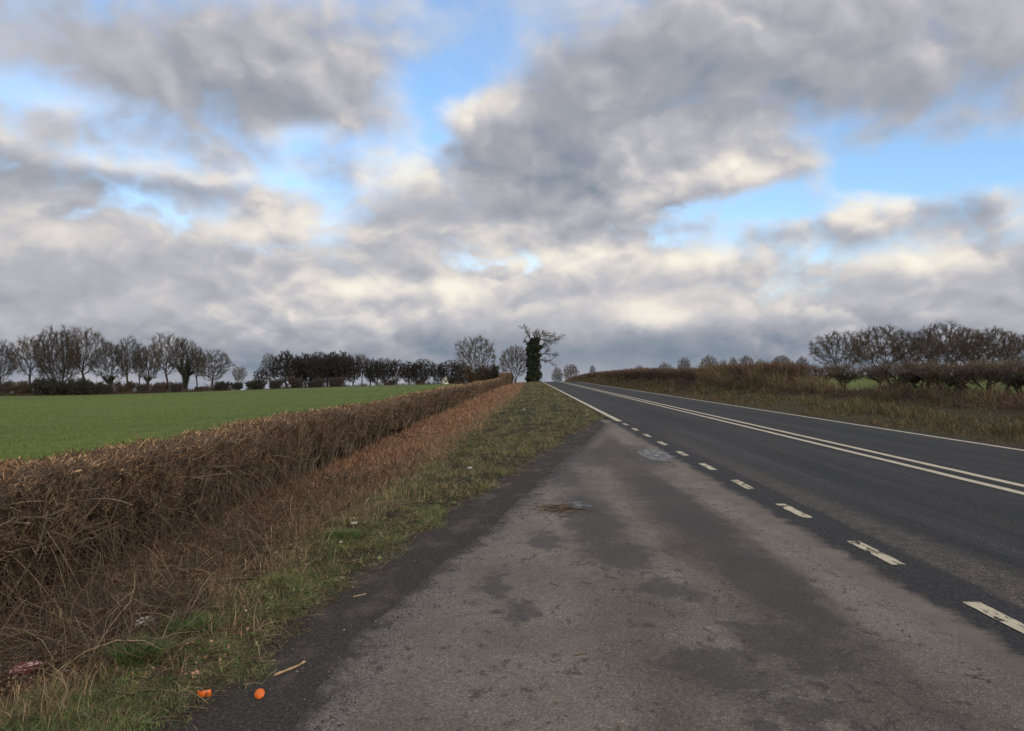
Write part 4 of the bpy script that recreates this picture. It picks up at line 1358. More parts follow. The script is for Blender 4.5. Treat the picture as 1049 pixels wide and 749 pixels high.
# tangled trailing stems near by
n = 15000
y = yspread(n, 4.2, 15, 2)
u = rng.random(n) ** .85
x = hx(y) - .15 + u * (bankx(y) + .30 - hx(y))
k_ = clear_of_litter(x, y); x, y, u = x[k_], y[k_], u[k_]; n = len(x)
b = on(x, y); b[:, 2] += rng.uniform(-.02, .06, n) * (1 - .6 * u)
d = nrm(np.stack([rng.normal(.15, .6, n), rng.normal(0, .8, n), np.abs(rng.normal(.10, .42, n))], -1))
P = bent(b, d, rng.uniform(.12, .62, n), 5, .22, rng, droop=.22)
r = rng.uniform(.0014, .0042, n)[:, None] * np.linspace(1, .6, 5)[None, :]
V1 = tubes(P, r, 3)
# hanging thin bramble canes against the hedge foot
n = 1200
y = yspread(n, 5, 15, 2)
b = np.stack([hx(y) + rng.uniform(-.3, .25, n), y, hedge_base(y) + rng.uniform(.1, .75, n)], -1)
d = nrm(np.stack([rng.normal(.30, .25, n), rng.normal(0, .5, n), rng.normal(-.45, .55, n)], -1))
P = bent(b, d, rng.uniform(.3, .9, n), 6, .16, rng, droop=.3)
r = rng.uniform(.0015, .0040, n)[:, None] * np.linspace(1, .7, 6)[None, :]
V2 = tubes(P, r, 3)
o = mesh_obj('dead_undergrowth', *join([V1, V2]), M_DEADTW)
tag(o, 'tangle of dead brown stems and brambles on the bank below the hedge', 'undergrowth', kind='stuff')

# rusty stalk stubble farther along
def stalks(n, y0, y1, h0, h1, r0, r1):
    y = yspread(n, y0, y1, 2)
    u = rng.random(n)
    x = hx(y) - .05 + u * (bankx(y) + .35 * rng.random(n) - hx(y))
    b = on(x, y)
    dn = vnoise(x * 1.3, y * .5 + 3)
    kk = rng.random(n) < np.clip((fbm(x * 1.1 + 2, y * .45 + 6) - .27) * 4.5, .08, 1)
    x, y, dn = x[kk], y[kk], dn[kk]; b = b[kk]; n = len(x)
    d = nrm(np.stack([rng.normal(.1, .35, n), rng.normal(0, .45, n), np.ones(n) * rng.uniform(.05, 1.0, n)], -1))
    P = bent(b, d, rng.uniform(h0, h1, n) * (.55 + .7 * dn), 3, .14, rng)
    r = (rng.uniform(r0, r1, n) * np.interp(y, [y0, y1], [.8, 1.3]))[:, None] * np.linspace(1, .6, 3)[None, :]
    return tubes(P, r, 3)


o = mesh_obj('dead_stalks', *join([stalks(10000, 6.0, 14, .04, .16, .002, .0042), stalks(17000, 11, 32, .05, .20, .003, .0068), stalks(16000, 28, 75, .07, .26, .007, .014), stalks(9000, 65, 160, .10, .34, .014, .028)]), M_RUST)
tag(o, 'rust brown stubble of dead stalks along the bank beside the hedge', 'undergrowth', kind='stuff')
# loose brown leaves caught in it
n = 20000
y = yspread(n, 4, 90, 2)
x = hx(y) + rng.random(n) * (bankx(y) + .5 - hx(y))
c = on(x, y); c[:, 2] += rng.uniform(.0, .05, n)
V, F = leaf_cloud(c, .01, 1, rng, 1.0)
V = (V.reshape(-1, 4, 3) - c[:, None]) * (.016 * np.interp(y, [4, 15, 60], [.7, 1.2, 3.0]))[:, None, None] + c[:, None]
o = mesh_obj('dead_leaves', V.reshape(-1, 3), F, M_RUST)
tag(o, 'fallen brown leaves scattered through the dead stalks', 'leaves', kind='stuff')

# ------------------------------------------------------------------ grass of the left verge
def grassband(n, y0, y1, h0, h1, w0, w1, pos, green=0.0, dens=1.0):
    y = yspread(n, y0, y1, 2)
    u = rng.random(n)
    lo = bankx(y) - .25; hi = gx(y) + .14 + (fbm(y * 2.2, y * 0 + 8) - .5) * .42
    x = lo + pos(u) * (hi - lo)
    clump = fbm(x * 2.6 + 9, y * 1.6)
    edge = ss(hi - x, -.02, .30)
    keep = rng.random(n) < np.clip((clump - np.interp(y, [6, 25], [.26, .38])) * np.interp(y, [6, 25], [3.0, 5.0]), .10, 1) * (.25 + .75 * edge)
    g2 = fbm(x * 1.1 + 31, y * .7 + 5)
    keep &= clear_of_litter(x, y)
    sel = keep & ((g2 > np.interp(y, [4, 12, 40], [.33, .46, .60])) if green > 0 else (g2 <= .62))
    x, y, clump, edge = x[sel], y[sel], clump[sel], edge[sel]
    m = len(x)
    h = rng.uniform(h0, h1, m) * (.45 + .9 * clump) * (.5 + .5 * edge)
    a = rng.uniform(0, 6.28, m); k = rng.uniform(.3, 1.9, m)
    lean = np.stack([np.cos(a) * k + .15, np.sin(a) * k, np.zeros(m)], -1)
    w_ = rng.uniform(w0, w1, m) * np.interp(y, [y0, y1], [.8, 1.3])
    b = on(x, y); b[:, 2] -= .01
    return blades(b, lean, h, w_, rng)


idt = lambda u: u
parts = [grassband(60000, 2.6, 10, .02, .085, .0012, .0024, idt), grassband(45000, 10, 28, .04, .13, .0022, .004, idt), grassband(26000, 28, 75, .06, .16, .006, .011, idt), grassband(12000, 70, 172, .08, .20, .012, .024, idt)]
o = mesh_obj('verge_grass', *join(parts), M_GRASS)
tag(o, 'short mixed green and straw grass on the left verge beside the lay-by', 'grass', kind='stuff')
parts = [grassband(90000, 2.6, 10, .02, .08, .0013, .0026, idt, 1), grassband(26000, 10, 28, .04, .12, .0022, .004, idt, 1), grassband(9000, 28, 75, .05, .13, .006, .010, idt, 1)]
o = mesh_obj('green_grass', *join(parts), M_GREEN)
tag(o, 'greener patches of grass growing through the left verge', 'grass', kind='stuff')
# dead bits lying in the turf
n = 9000
y = yspread(n, 2.8, 26, 2)
u = rng.random(n) ** 1.3
x = bankx(y) - .2 + u * (gx(y) + .12 - bankx(y) + .2)
k_ = clear_of_litter(x, y); x, y = x[k_], y[k_]; n = len(x)
b = on(x, y); b[:, 2] += rng.uniform(.0, .035, n)
a = rng.uniform(0, 6.28, n)
d = nrm(np.stack([np.cos(a), np.sin(a), rng.normal(.05, .22, n)], -1))
P = bent(b, d, rng.uniform(.03, .16, n) * np.interp(y, [3, 26], [1, 1.6]), 4, .25, rng)
o = mesh_obj('dead_bits', *tubes(P, (rng.uniform(.0010, .0026, n) * np.interp(y, [3, 10, 26], [1, 1.4, 2.4]))[:, None] * np.linspace(1, .7, 4)[None], 3), M_DEADTW)
tag(o, 'dead stems and straws lying in the turf of the left verge', 'dead stems', kind='stuff')
# paler dry grass where stalks and turf meet
n = 16000
y = yspread(n, 3.5, 60, 2)
x = bankx(y) + rng.normal(.05, .28, n)
sel = fbm(x * 1.2 + 3, y * .8) > .44
x, y = x[sel], y[sel]; m = len(x)
a = rng.uniform(0, 6.28, m); k = rng.uniform(.2, 1.0, m)
sc_ = np.interp(y, [3.5, 12, 60], [1, 1.2, 1.9])
V, F = blades(on(x, y), np.stack([np.cos(a) * k, np.sin(a) * k, 0 * a], -1), rng.uniform(.06, .22, m) * sc_ * .9, rng.uniform(.0012, .0024, m) * np.interp(y, [3.5, 12, 60], [1, 1.6, 6]), rng)
o = mesh_obj('dry_grass', V, F, M_STRAW)
tag(o, 'pale dry grass where the dead stalks meet the green verge', 'grass', kind='stuff')

# small broad-leaved weeds in the turf
n = 420
y = yspread(n, 3.2, 20, 2)
x = bankx(y) + rng.random(n) * (gx(y) - bankx(y))
k_ = (fbm(x * 2 + 5, y * 1.3) > .52) & clear_of_litter(x, y)
x, y = x[k_], y[k_]; n = len(x)
m = 7
c0 = np.repeat(on(x, y), m, 0); N_ = n * m
a = rng.uniform(0, 6.28, N_); L = rng.uniform(.025, .065, N_); wd_ = L * rng.uniform(.22, .38, N_); rise = rng.uniform(.15, .8, N_)
dr = np.stack([np.cos(a), np.sin(a), 0 * a], -1); sd = np.stack([-np.sin(a), np.cos(a), 0 * a], -1); upv = np.array([0, 0, 1.0])
p0 = c0 + upv * .004
p1 = c0 + dr * (L * .5)[:, None] + upv * (L * rise * .5)[:, None]
p2 = c0 + dr * L[:, None] + upv * (L * rise * .55)[:, None]
V = np.stack([p0 - sd * .002, p0 + sd * .002, p1 + sd * wd_[:, None], p1 - sd * wd_[:, None], p2 + sd * (wd_ * .2)[:, None], p2 - sd * (wd_ * .2)[:, None]], 1).reshape(-1, 3)
i = (np.arange(N_) * 6)[:, None]
o = mesh_obj('weeds', V, np.concatenate([i + np.array([[0, 1, 2, 3]]), i + np.array([[3, 2, 4, 5]])]), M_GREEN)
tag(o, 'small broad leaved weeds in the turf beside the lay-by', 'weeds', kind='stuff')

# drilled rows of young corn in the near part of the field
n = 150000
y = yspread(n, 15, 110, 2)
u = rng.random(n)
x = -6.3 - u * (.74 * y - 5.0)
x, y = x[x < -6.3], y[x < -6.3]
row = (x * .985 + y * .17); x = x + (np.round(row / .26) * .26 - row) / .985 + rng.normal(0, .03, len(x))
k_ = fbm(x * .35 + 40, y * .22) > .33 * rng.random(len(x)) + .18
x, y = x[k_], y[k_]; n = len(x)
a = rng.uniform(0, 6.28, n); k = rng.uniform(.2, .9, n)
sc_ = np.interp(y, [15, 110], [1, 1.5])
V, F = blades(on(x, y), np.stack([np.cos(a) * k, np.sin(a) * k, 0 * a], -1), rng.uniform(.04, .085, n) * sc_, rng.uniform(.003, .006, n) * np.interp(y, [15, 40, 110], [1, 1.7, 3.5]), rng)
M_CROP = mat_island('young_corn', [(0, (0.095, 0.135, 0.030, 1)), (0.5, (0.128, 0.176, 0.040, 1)), (0.9, (0.165, 0.215, 0.055, 1)), (1, (0.20, 0.225, 0.075, 1))], .6, .3, .10)
o = mesh_obj('young_crop', V, F, M_CROP)
tag(o, 'young green corn drilled in rows across the field beyond the hedge', 'crop', kind='stuff')

# grit and loose stones along the edge of the tarmac
def pebbles(x, y, z, s, rng):
    n = len(x)
    base = np.array([[1, 0, 0], [-.5, .87, 0], [-.5, -.87, 0], [.2, .1, .9], [-.1, -.3, -.6]])
    F0 = np.array([[0, 1, 3], [1, 2, 3], [2, 0, 3], [1, 0, 4], [2, 1, 4], [0, 2, 4]])
    a = rng.uniform(0, 6.28, n)
    B = base[None] * rng.uniform(.6, 1.3, (n, 5, 1)) * s[:, None, None]
    ca, sa = np.cos(a)[:, None], np.sin(a)[:, None]
    V = np.stack([B[..., 0] * ca - B[..., 1] * sa, B[..., 0] * sa + B[..., 1] * ca, B[..., 2] * .7], -1) + np.stack([x, y, z + s * .25], -1)[:, None]
    return V.reshape(-1, 3), (F0[None] + (np.arange(n) * 5)[:, None, None]).reshape(-1, 3)


M_GRIT = mat_island('grit', [(0, (0.020, 0.019, 0.018, 1)), (0.55, (0.060, 0.056, 0.052, 1)), (0.85, (0.15, 0.14, 0.13, 1)), (0.95, (0.26, 0.25, 0.23, 1)), (1, (0.42, 0.40, 0.38, 1))], .9, .2)
n = 15000
y = yspread(n, 3.0, 26, 2)
lo, hi = gx(y) - .10, tx(y) + .25
u = np.where(rng.random(n) < .45, rng.normal(.86, .10, n), rng.random(n))
x = lo + u * (hi - lo)
zz = np.where(x > tx(y), .004, H(x, y))
V, F = pebbles(x, y, zz, rng.uniform(.0015, .0055, n) * np.where(rng.random(n) < .03, 2.2, 1) * np.interp(y, [3, 26], [.9, 1.8]), rng)
o = mesh_obj('grit', V, F, M_GRIT)
tag(o, 'loose grey grit along the broken edge of the lay-by', 'gravel', kind='stuff')
# grit and crumbs of soil on the lay-by
n = 5000
y = yspread(n, 3.0, 22, 2)
x = rng.uniform(-1, 2.9, n)
sel = x > tx(y) + .05
x, y = x[sel], y[sel]
V, F = pebbles(x, y, np.full(len(x), .004), rng.uniform(.0012, .004, len(x)) * np.interp(y, [3, 22], [.9, 1.6]), rng)
M_CRUMB = mat_island('crumbs', [(0, (0.020, 0.016, 0.013, 1)), (0.7, (0.055, 0.045, 0.036, 1)), (0.95, (0.14, 0.12, 0.10, 1)), (1, (0.4, 0.38, 0.35, 1))], .9, .2)
o = mesh_obj('crumbs', V, F, M_CRUMB)
tag(o, 'small stones and crumbs of soil lying on the worn lay-by', 'gravel', kind='stuff')

# ------------------------------------------------------------------ right verge and right hedge
def rgrass(n, y0, y1, x0f, x1f, h0, h1, w0, w1, thr=0.0):
    y = yspread(n, y0, y1, 2)
    u = rng.random(n)
    lo, hi = x0f(y), x1f(y)
    x = lo + u * (hi - lo)
    cl = fbm(x * .9 + 13, y * .55 + 2)
    keep = rng.random(n) < np.clip((cl - thr) * 3, .15, 1)
    x, y, cl, u = x[keep], y[keep], cl[keep], u[keep]
    m = len(x)
    h = rng.uniform(h0, h1, m) * (.15 + 4.2 * np.clip(cl - .22, 0, 1) ** 1.6) * (.45 + .55 * ss(u, 0, .35))
    a = rng.uniform(0, 6.28, m); k = rng.uniform(.15, 1.0, m)
    return blades(on(x, y), np.stack([np.cos(a) * k - .1, np.sin(a) * k, 0 * a], -1), h, rng.uniform(w0, w1, m), rng)


e0 = lambda y: 11.12 + (fbm(y * 1.1, y * 0 + 3) - .5) * .4
parts = [rgrass(32000, 17, 45, e0, lambda y: rhx(y) + .2, .06, .36, .004, .008, .2), rgrass(28000, 40, 110, e0, lambda y: rhx(y) + .2, .10, .42, .009, .017, .2),
         rgrass(14000, 105, 300, e0, lambda y: rhx(y) + .2, .2, .65, .022, .045, .2)]
o = mesh_obj('rough_grass', *join(parts), M_RVERGE)
tag(o, 'rough olive and brown grass on the bank of the right verge', 'grass', kind='stuff')
gy = lambda f0, f1: (lambda y: e0(y) + f0 * (rhx(y) - e0(y)), lambda y: e0(y) + f1 * (rhx(y) - e0(y)))
parts = [rgrass(9000, 30, 66, *gy(.15, .9), .06, .26, .006, .011, .42), rgrass(9000, 20, 40, *gy(.1, .95), .06, .26, .004, .008, .46)]
o = mesh_obj('green_grass', *join(parts), M_GREEN)
tag(o, 'green patches of grass low on the right verge', 'grass', kind='stuff')
# tall pale dead grass against the hedge
parts = [rgrass(9000, 40, 66, *gy(.80, 1.06), .7, 1.7, .006, .012, .25), rgrass(12000, 66, 220, *gy(.10, .92), .06, .30, .012, .022, .3), rgrass(4500, 24, 42, *gy(.75, 1.05), .3, .95, .005, .010, .35)]
o = mesh_obj('tall_dry_grass', *join(parts), M_STRAW)
tag(o, 'tall pale dead grass standing against the right hedge', 'grass', kind='stuff')
# dark bramble tangle along the hedge foot
n = 17000
y = yspread(n, 20, 75, 2)
x = rhx(y) + rng.normal(-.35, .60, n)
b = on(x, y)
d = nrm(np.stack([rng.normal(-.1, .6, n), rng.normal(0, .8, n), np.abs(rng.normal(.35, .4, n))], -1))
P = bent(b, d, rng.uniform(.25, .95, n) * (.5 + vnoise(y * .5, y * 0 + 3)), 4, .25, rng, droop=.2)
r = rng.uniform(.004, .010, n)[:, None] * np.linspace(1, .6, 4)[None, :]
o = mesh_obj('brambles', *tubes(P, r, 3), M_RHEDGE)
tag(o, 'dark tangle of brambles along the foot of the right hedge', 'undergrowth', kind='stuff')

rhedge = empty('roadside_hedge', (15, 60, 1))
tag(rhedge, 'dense dark brown hedge along the far right side of the road up to the crest', 'hedge')
def rtop(y):
    y = np.asarray(y, float)
    ray_top = np.interp(y, [40, 55, 66, 80, 110, 150, 217, 300], [1.50, 1.40, 1.28, 1.22, 1.18, 1.0, .78, .75])
    return H(rhx(y) + .5, y) + ray_top * (.90 + .22 * vnoise(y * .16, y * 0 + 6) * np.interp(y, [40, 100], [1, .35])) + .12 * (vnoise(y * .9, y * 0 + 9) - .5)
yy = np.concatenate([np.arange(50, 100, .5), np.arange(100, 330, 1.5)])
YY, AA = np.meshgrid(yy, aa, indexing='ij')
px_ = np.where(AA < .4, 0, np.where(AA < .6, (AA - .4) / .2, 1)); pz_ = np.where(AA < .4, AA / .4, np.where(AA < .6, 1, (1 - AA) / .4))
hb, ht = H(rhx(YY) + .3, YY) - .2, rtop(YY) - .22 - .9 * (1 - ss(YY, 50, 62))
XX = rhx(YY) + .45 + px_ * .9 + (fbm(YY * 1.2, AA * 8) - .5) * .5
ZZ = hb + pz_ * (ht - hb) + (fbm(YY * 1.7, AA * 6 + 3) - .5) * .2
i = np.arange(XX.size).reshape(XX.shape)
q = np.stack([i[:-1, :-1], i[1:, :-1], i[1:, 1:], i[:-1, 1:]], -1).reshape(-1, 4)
add_local('shade_core', np.stack([XX, YY, ZZ], -1).reshape(-1, 3), q, M_HCORE, rhedge)  # core coloured near black as the shade within this hedge
def rtw(n, y0, y1, r0, r1, l0, l1):
    y = yspread(n, y0, y1, 2)
    f = rng.random(n) ** .8
    b = np.stack([rhx(y) + rng.uniform(.0, 1.2, n), y, H(rhx(y), y) + f * (rtop(y) - H(rhx(y), y))], -1)
    d = nrm(np.stack([rng.normal(-.25, .45, n), rng.normal(0, .45, n), rng.normal(1, .45, n)], -1))
    L = rng.uniform(l0, l1, n); L = np.clip(np.minimum(L, (rtop(y) + .10 + .34 * rng.random(n) ** 3 - b[:, 2]) / np.maximum(d[:, 2], .2)), .12, None)
    return tubes(bent(b, d, L, 3, .15, rng), rng.uniform(r0, r1, n)[:, None] * np.linspace(1, .5, 3)[None, :], 3)
add_local('twigs', *join([rtw(13000, 46, 85, .007, .016, .25, .8), rtw(15000, 80, 160, .013, .026, .3, .9), rtw(8000, 150, 320, .025, .05, .4, .9)]), M_RHEDGE, rhedge)

# the gappy stretch near by: single hawthorn bushes with clipped twiggy heads
M_HAW = mat_island('hawthorn_twigs', [(0, (0.050, 0.038, 0.030, 1)), (0.6, (0.11, 0.085, 0.065, 1)), (1, (0.20, 0.155, 0.115, 1))])


def make_hawthorn(seed, h, wd, nst, ivy=False):
    rng = np.random.default_rng(seed)
    root = empty('hawthorn_bush', (0, 0, 0))
    env = Env(h * .74, wd / 2, h * .30, seed)
    attr = env.sample(300, rng, .8)
    attr[:, 2] = np.minimum(attr[:, 2], h * (.80 + .2 * vnoise(attr[:, 0] * 2 + seed, attr[:, 1] * 2)))
    start, par = [], []
    for s in range(nst):
        a = rng.uniform(0, 6.28); o = np.array([math.cos(a), math.sin(a), 0]); prev = -1
        off = o * rng.uniform(.0, .07) * wd / 2; w1 = rng.uniform(0, 6.28)
        for k in range(7):
            z = k * h * .085
            start.append(off + o * z * rng.uniform(.25, .5) + np.array([.05 * math.sin(z * 4 + w1), .05 * math.cos(z * 5 + w1), z - (.15 if k == 0 else 0)])); par.append(prev); prev = len(start) - 1
    N, Pp = colonise(start, par, attr, .085, .11, .05, rng, jit=.5)
    r = np.zeros(len(N)); nc = np.zeros(len(N), int)
    for i in range(len(N) - 1, -1, -1):
        r[i] = 1.0 if nc[i] == 0 else r[i] ** (1 / 2.3)
        if Pp[i] >= 0: r[Pp[i]] += r[i] ** 2.3; nc[Pp[i]] += 1
    r = np.maximum(r / r.max() * .055, .006)
    kids = np.where(Pp >= 0)[0]
    seg = np.stack([N[Pp[kids]], N[kids]], 1); rr = np.stack([np.minimum(r[Pp[kids]], r[kids] * 1.5), r[kids]], 1)
    big = rr[:, 1] > .016
    mesh_obj('stems', *tubes(seg[big], rr[big], 5), M_BARK, root, smooth=True)
    sg, rg = seg[~big], rr[~big]
    nt = 4; m = len(sg) * nt; pid = np.repeat(np.arange(len(sg)), nt); t = rng.random((m, 1))
    b = sg[pid, 0] * (1 - t) + sg[pid, 1] * t
    d = nrm(nrm(sg[:, 1] - sg[:, 0])[pid] * .5 + nrm(rng.normal(size=(m, 3))) * .9 + np.array([0, 0, .35]))
    L = rng.uniform(.10, .34, m); L = np.minimum(L, np.maximum((h * 1.04 - b[:, 2]) / np.maximum(d[:, 2], .2), .05))
    mesh_obj('twigs', *join([tubes(sg, rg, 3), tubes(bent(b, d, L, 3, .18, rng), np.full((m, 1), .0055) * np.array([[1, .8, .6]]), 3)]), M_HAW, root)
    if ivy:
        lo = seg[seg[:, 1, 2] < h * .62].mean(1)
        V, F = leaf_cloud(lo, .07, 9, rng, .045)
        mesh_obj('ivy', V, F, M_IVY, root)
    return root
HW = [(make_hawthorn(41, 1.6, 2.2, 2), 1.6, 2.2), (make_hawthorn(42, 1.6, 2.4, 3), 1.6, 2.4), (make_hawthorn(43, 1.6, 2.3, 3, True), 1.6, 2.3)]
G7 = 'hawthorn bushes of the gappy right hedge'
for (k, px, wpx, top, lab) in [
    (1, 843, 40, 372, 'hawthorn bush left of the clear gap, next to the tall dry grass'),
    (2, 866, 34, 372, 'dark ivied hawthorn bush on the left side of the clear gap in the hedge'),
    (0, 898, 36, 374, 'small hawthorn bush leaning into the right side of the clear gap'),
    (1, 916, 52, 369, 'twiggy hawthorn bush just right of the clear gap'),
    (2, 945, 56, 368, 'dark ivied hawthorn bush over the low arching limb'),
    (1, 968, 54, 369, 'hawthorn bush right of the low arching limb'),
    (0, 990, 54, 369, 'open hawthorn bush with green field showing under its head'),
    (1, 1010, 56, 369, 'hawthorn bush of many thin stems left of the one at the photo\'s right edge group'),
    (0, 1027, 56, 368, 'hawthorn bush with a thick single stem close to the right edge'),
    (2, 1050, 60, 366, 'dark hawthorn bush cut by the right edge of the photo'),
]:
    p, h, wd = HW[k]
    d_ = ray(px, 383)
    yb = 17.4 / d_.x
    for _ in range(5): yb = (float(rhx(yb)) + .45) / d_.x
    plant(p, (h, wd), px, top, yb, wpx, lab, G7, 'bush')

# low arching limb, fallen across the gap and overgrown
d_ = ray(945, 383); yb = 17.2 / d_.x
pts = []
for (px, py) in ((906, 401), (920, 393), (935, 387), (952, 384), (968, 388), (980, 394), (990, 401)):
    d_ = ray(px, py); t = 17.25 / d_.x
    pts.append((17.25, t, CAM_H + d_.z * t))
pts = np.array(pts)
limb = empty('arching_limb', tuple(pts[0]))
tag(limb, 'dark overgrown limb arching low across the gap in the right hedge', 'branch')
LP = rs(pts, 14)[None] - pts[0]
mesh_obj('limb', *tubes(LP, (np.linspace(.14, .07, 14) * np.array([1, 1.1, .9, 1.05, 1, .95, 1.1] * 2))[None], 8), M_BARK, limb, smooth=True)
cc = LP[0][rng.integers(0, 14, 700)] + rng.normal(0, .12, (700, 3))
V, F = leaf_cloud(cc, .05, 2, rng, .06)
mesh_obj('ivy', V, F, M_IVY, limb)

# ------------------------------------------------------------------ single small things
rng = np.random.default_rng(303)
M_WALL = mat_plain('white_render', (0.74, 0.72, 0.68), 0.85, 0.2, .05, 2.0)
M_ROOF = mat_plain('grey_slate', (0.10, 0.10, 0.11), 0.7, 0.3, .2, 3.0)
M_PANE, _t, _p = mat_new('window_glass')
_p.inputs['Base Color'].default_value = (0.02, 0.025, 0.03, 1); _p.inputs['Roughness'].default_value = 0.1


def box(x0, x1, y0, y1, z0, z1):
    V = np.array([[x, y, z] for z in (z0, z1) for y in (y0, y1) for x in (x0, x1)], float)
    F = np.array([[0, 2, 3, 1], [4, 5, 7, 6], [0, 1, 5, 4], [2, 6, 7, 3], [0, 4, 6, 2], [1, 3, 7, 5]])
    return V, F


# white cottage seen between the trunks at the end of the wood
cy = 262.0
cx = at(456.5, cy)
cot = empty('cottage', (cx, cy, CAM_H + ray(456, 394).z * cy), .25)
tag(cot, 'small white gabled cottage showing between the trunks at the right end of the wood', 'house')
gv = np.array([[-1.3, 0, 0], [1.3, 0, 0], [1.3, 0, 1.7], [0, 0, 3.1], [-1.3, 0, 1.7], [-1.3, 6, 0], [1.3, 6, 0], [1.3, 6, 1.7], [0, 6, 3.1], [-1.3, 6, 1.7]])
mesh_obj('wall', gv, [np.array([[0, 1, 2, 3, 4], [9, 8, 7, 6, 5]]), np.array([[1, 6, 7, 2], [5, 0, 4, 9]])], M_WALL, cot)
rv = np.array([[-1.55, -.15, 1.50], [0, -.15, 3.16], [1.55, -.15, 1.50], [-1.55, 6.15, 1.50], [0, 6.15, 3.16], [1.55, 6.15, 1.50]])
rv2 = rv + np.array([0, 0, .10])
mesh_obj('roof', np.concatenate([rv, rv2]), [np.array([[0, 1, 4, 3], [1, 2, 5, 4], [6, 9, 10, 7], [7, 10, 11, 8], [0, 6, 7, 1], [1, 7, 8, 2], [3, 4, 10, 9], [4, 5, 11, 10], [0, 3, 9, 6], [2, 8, 11, 5]])], M_ROOF, cot)
mesh_obj('window', *box(-.35, .35, -.03, .05, .7, 1.4), M_PANE, cot)
mesh_obj('chimney', *box(-.25, .25, 4.6, 5.2, 2.7, 3.9), M_ROOF, cot)
mesh_obj('annexe', *box(1.303, 2.4, .6, 4.5, 0, 1.45), M_WALL, cot)


# two bright tussocks of grass
def tussock(px, py, rad, hh, n, label, seed):
    g = on_ground(px, py)
    r_ = np.random.default_rng(seed)
    a = r_.uniform(0, 6.28, n); q = rad * np.sqrt(r_.random(n))
    b = np.stack([np.cos(a) * q, np.sin(a) * q * .8, np.full(n, -.01)], -1)
    k = .1 + .55 * q / rad
    lean = np.stack([np.cos(a) * k, np.sin(a) * k, 0 * a], -1) + r_.normal(0, .18, (n, 3)) * [1, 1, 0]
    V, F = blades(b, lean, r_.uniform(.45, 1.05, n) * hh, r_.uniform(.0016, .0032, n), r_, .5)
    o = mesh_obj('grass_tussock', V, F, M_TUSS, loc=g)
    tag(o, label, 'grass tuft')


M_TUSS = mat_island('tussock_grass', [(0, (0.036, 0.070, 0.018, 1)), (0.5, (0.066, 0.115, 0.030, 1)), (0.9, (0.115, 0.165, 0.050, 1)), (1, (0.23, 0.21, 0.10, 1))], 0.6, 0.3, .2)
tussock(141, 680, .105, .16, 900, 'bright green grass tussock directly below the white crumpled litter', 1)
tussock(198, 653, .13, .15, 1100, 'large soft green grass tussock right of the white crumpled litter', 2)
tussock(352, 552, .16, .12, 900, 'fresh green grass tuft on the verge left of where the tarmac narrows', 3)

# orange peel
M_PEEL, _t, _p = mat_new('orange_peel')
_co = _t.new('ShaderNodeTexCoord').outputs['Object']
_t.put(_p.inputs['Base Color'], _t.ramp(_t.noise(_co, 60, 4), [(.35, (.52, .085, .006)), (.65, (.68, .150, .010))]))
_p.inputs['Roughness'].default_value = .42
_b = _t.new('ShaderNodeBump'); _b.inputs['Strength'].default_value = .4; _b.inputs['Distance'].default_value = .001
_t.put(_b.inputs['Height'], _t.noise(_co, 900, 2)); _t.put(_p.inputs['Normal'], _b.outputs[0])
M_PITH = mat_plain('orange_pith', (0.72, 0.52, 0.30), .8, .2, .08, 90)


def peel(loc, rad, a0, a1, b0, b1, rot, label):
    """a curved scrap of peel with a pale inside"""
    A, B = np.meshgrid(np.linspace(a0, a1, 22), np.linspace(b0, b1, 10), indexing='ij')
    edge = 1 + .05 * np.sin(A * 5) * np.sin(B * 4)
    def shell(r):
        return np.stack([r * np.cos(A) * np.cos(B), r * np.sin(A) * np.cos(B), r * np.sin(B) * edge], -1).reshape(-1, 3)
    i = np.arange(A.size).reshape(A.shape)
    q = np.stack([i[:-1, :-1], i[1:, :-1], i[1:, 1:], i[:-1, 1:]], -1).reshape(-1, 4)
    Vo, Vi = shell(rad), shell(rad - .003)
    R_ = np.array(Matrix.Rotation(rot[2], 3, 'Z') @ Matrix.Rotation(rot[1], 3, 'Y') @ Matrix.Rotation(rot[0], 3, 'X'))
    Vo, Vi = Vo @ R_.T, Vi @ R_.T
    zmin = min(Vo[:, 2].min(), Vi[:, 2].min())
    Vo[:, 2] -= zmin; Vi[:, 2] -= zmin
    o = mesh_obj('orange_peel', Vo, q, M_PEEL, smooth=True, loc=loc)
    tag(o, label, 'orange peel', 'scraps of orange peel on the grit')
    n_, m_ = A.shape
    rim = np.concatenate([i[:, 0], i[-1, 1:], i[::-1, -1][1:], i[0, ::-1][1:-1]])
    rr_ = np.roll(rim, -1)
    nV = len(Vo)
    Vall = np.concatenate([Vi, Vo * .999 + Vi * .001])
    qr = np.stack([rim, rr_, rr_ + nV, rim + nV], -1)
    mesh_obj('pith', Vall, np.concatenate([q[:, ::-1], qr]), M_PITH, o, smooth=False)
    return o


g1, g2 = on_ground(211, 713), on_ground(267, 714)
g1.z += .004; g2.z += .004
peel(g1, .042, -1.15, 1.15, -.40, .42, (0.1, -.05, math.radians(-95)), 'curled strip of orange peel with pale pith, left one on the dark grit')
peel(g2, .034, 0, 6.283, .70, 1.5, (0, math.radians(50), math.radians(-90)), 'round orange disc of peel, right one on the dark grit')

# sticks
M_STICK = mat_plain('bare_stick', (0.42, 0.29, 0.17), .8, .2, .2, 25, .4)
M_GREYST = mat_plain('grey_stick', (0.27, 0.25, 0.215), .9, .15, .25, 22, .5)


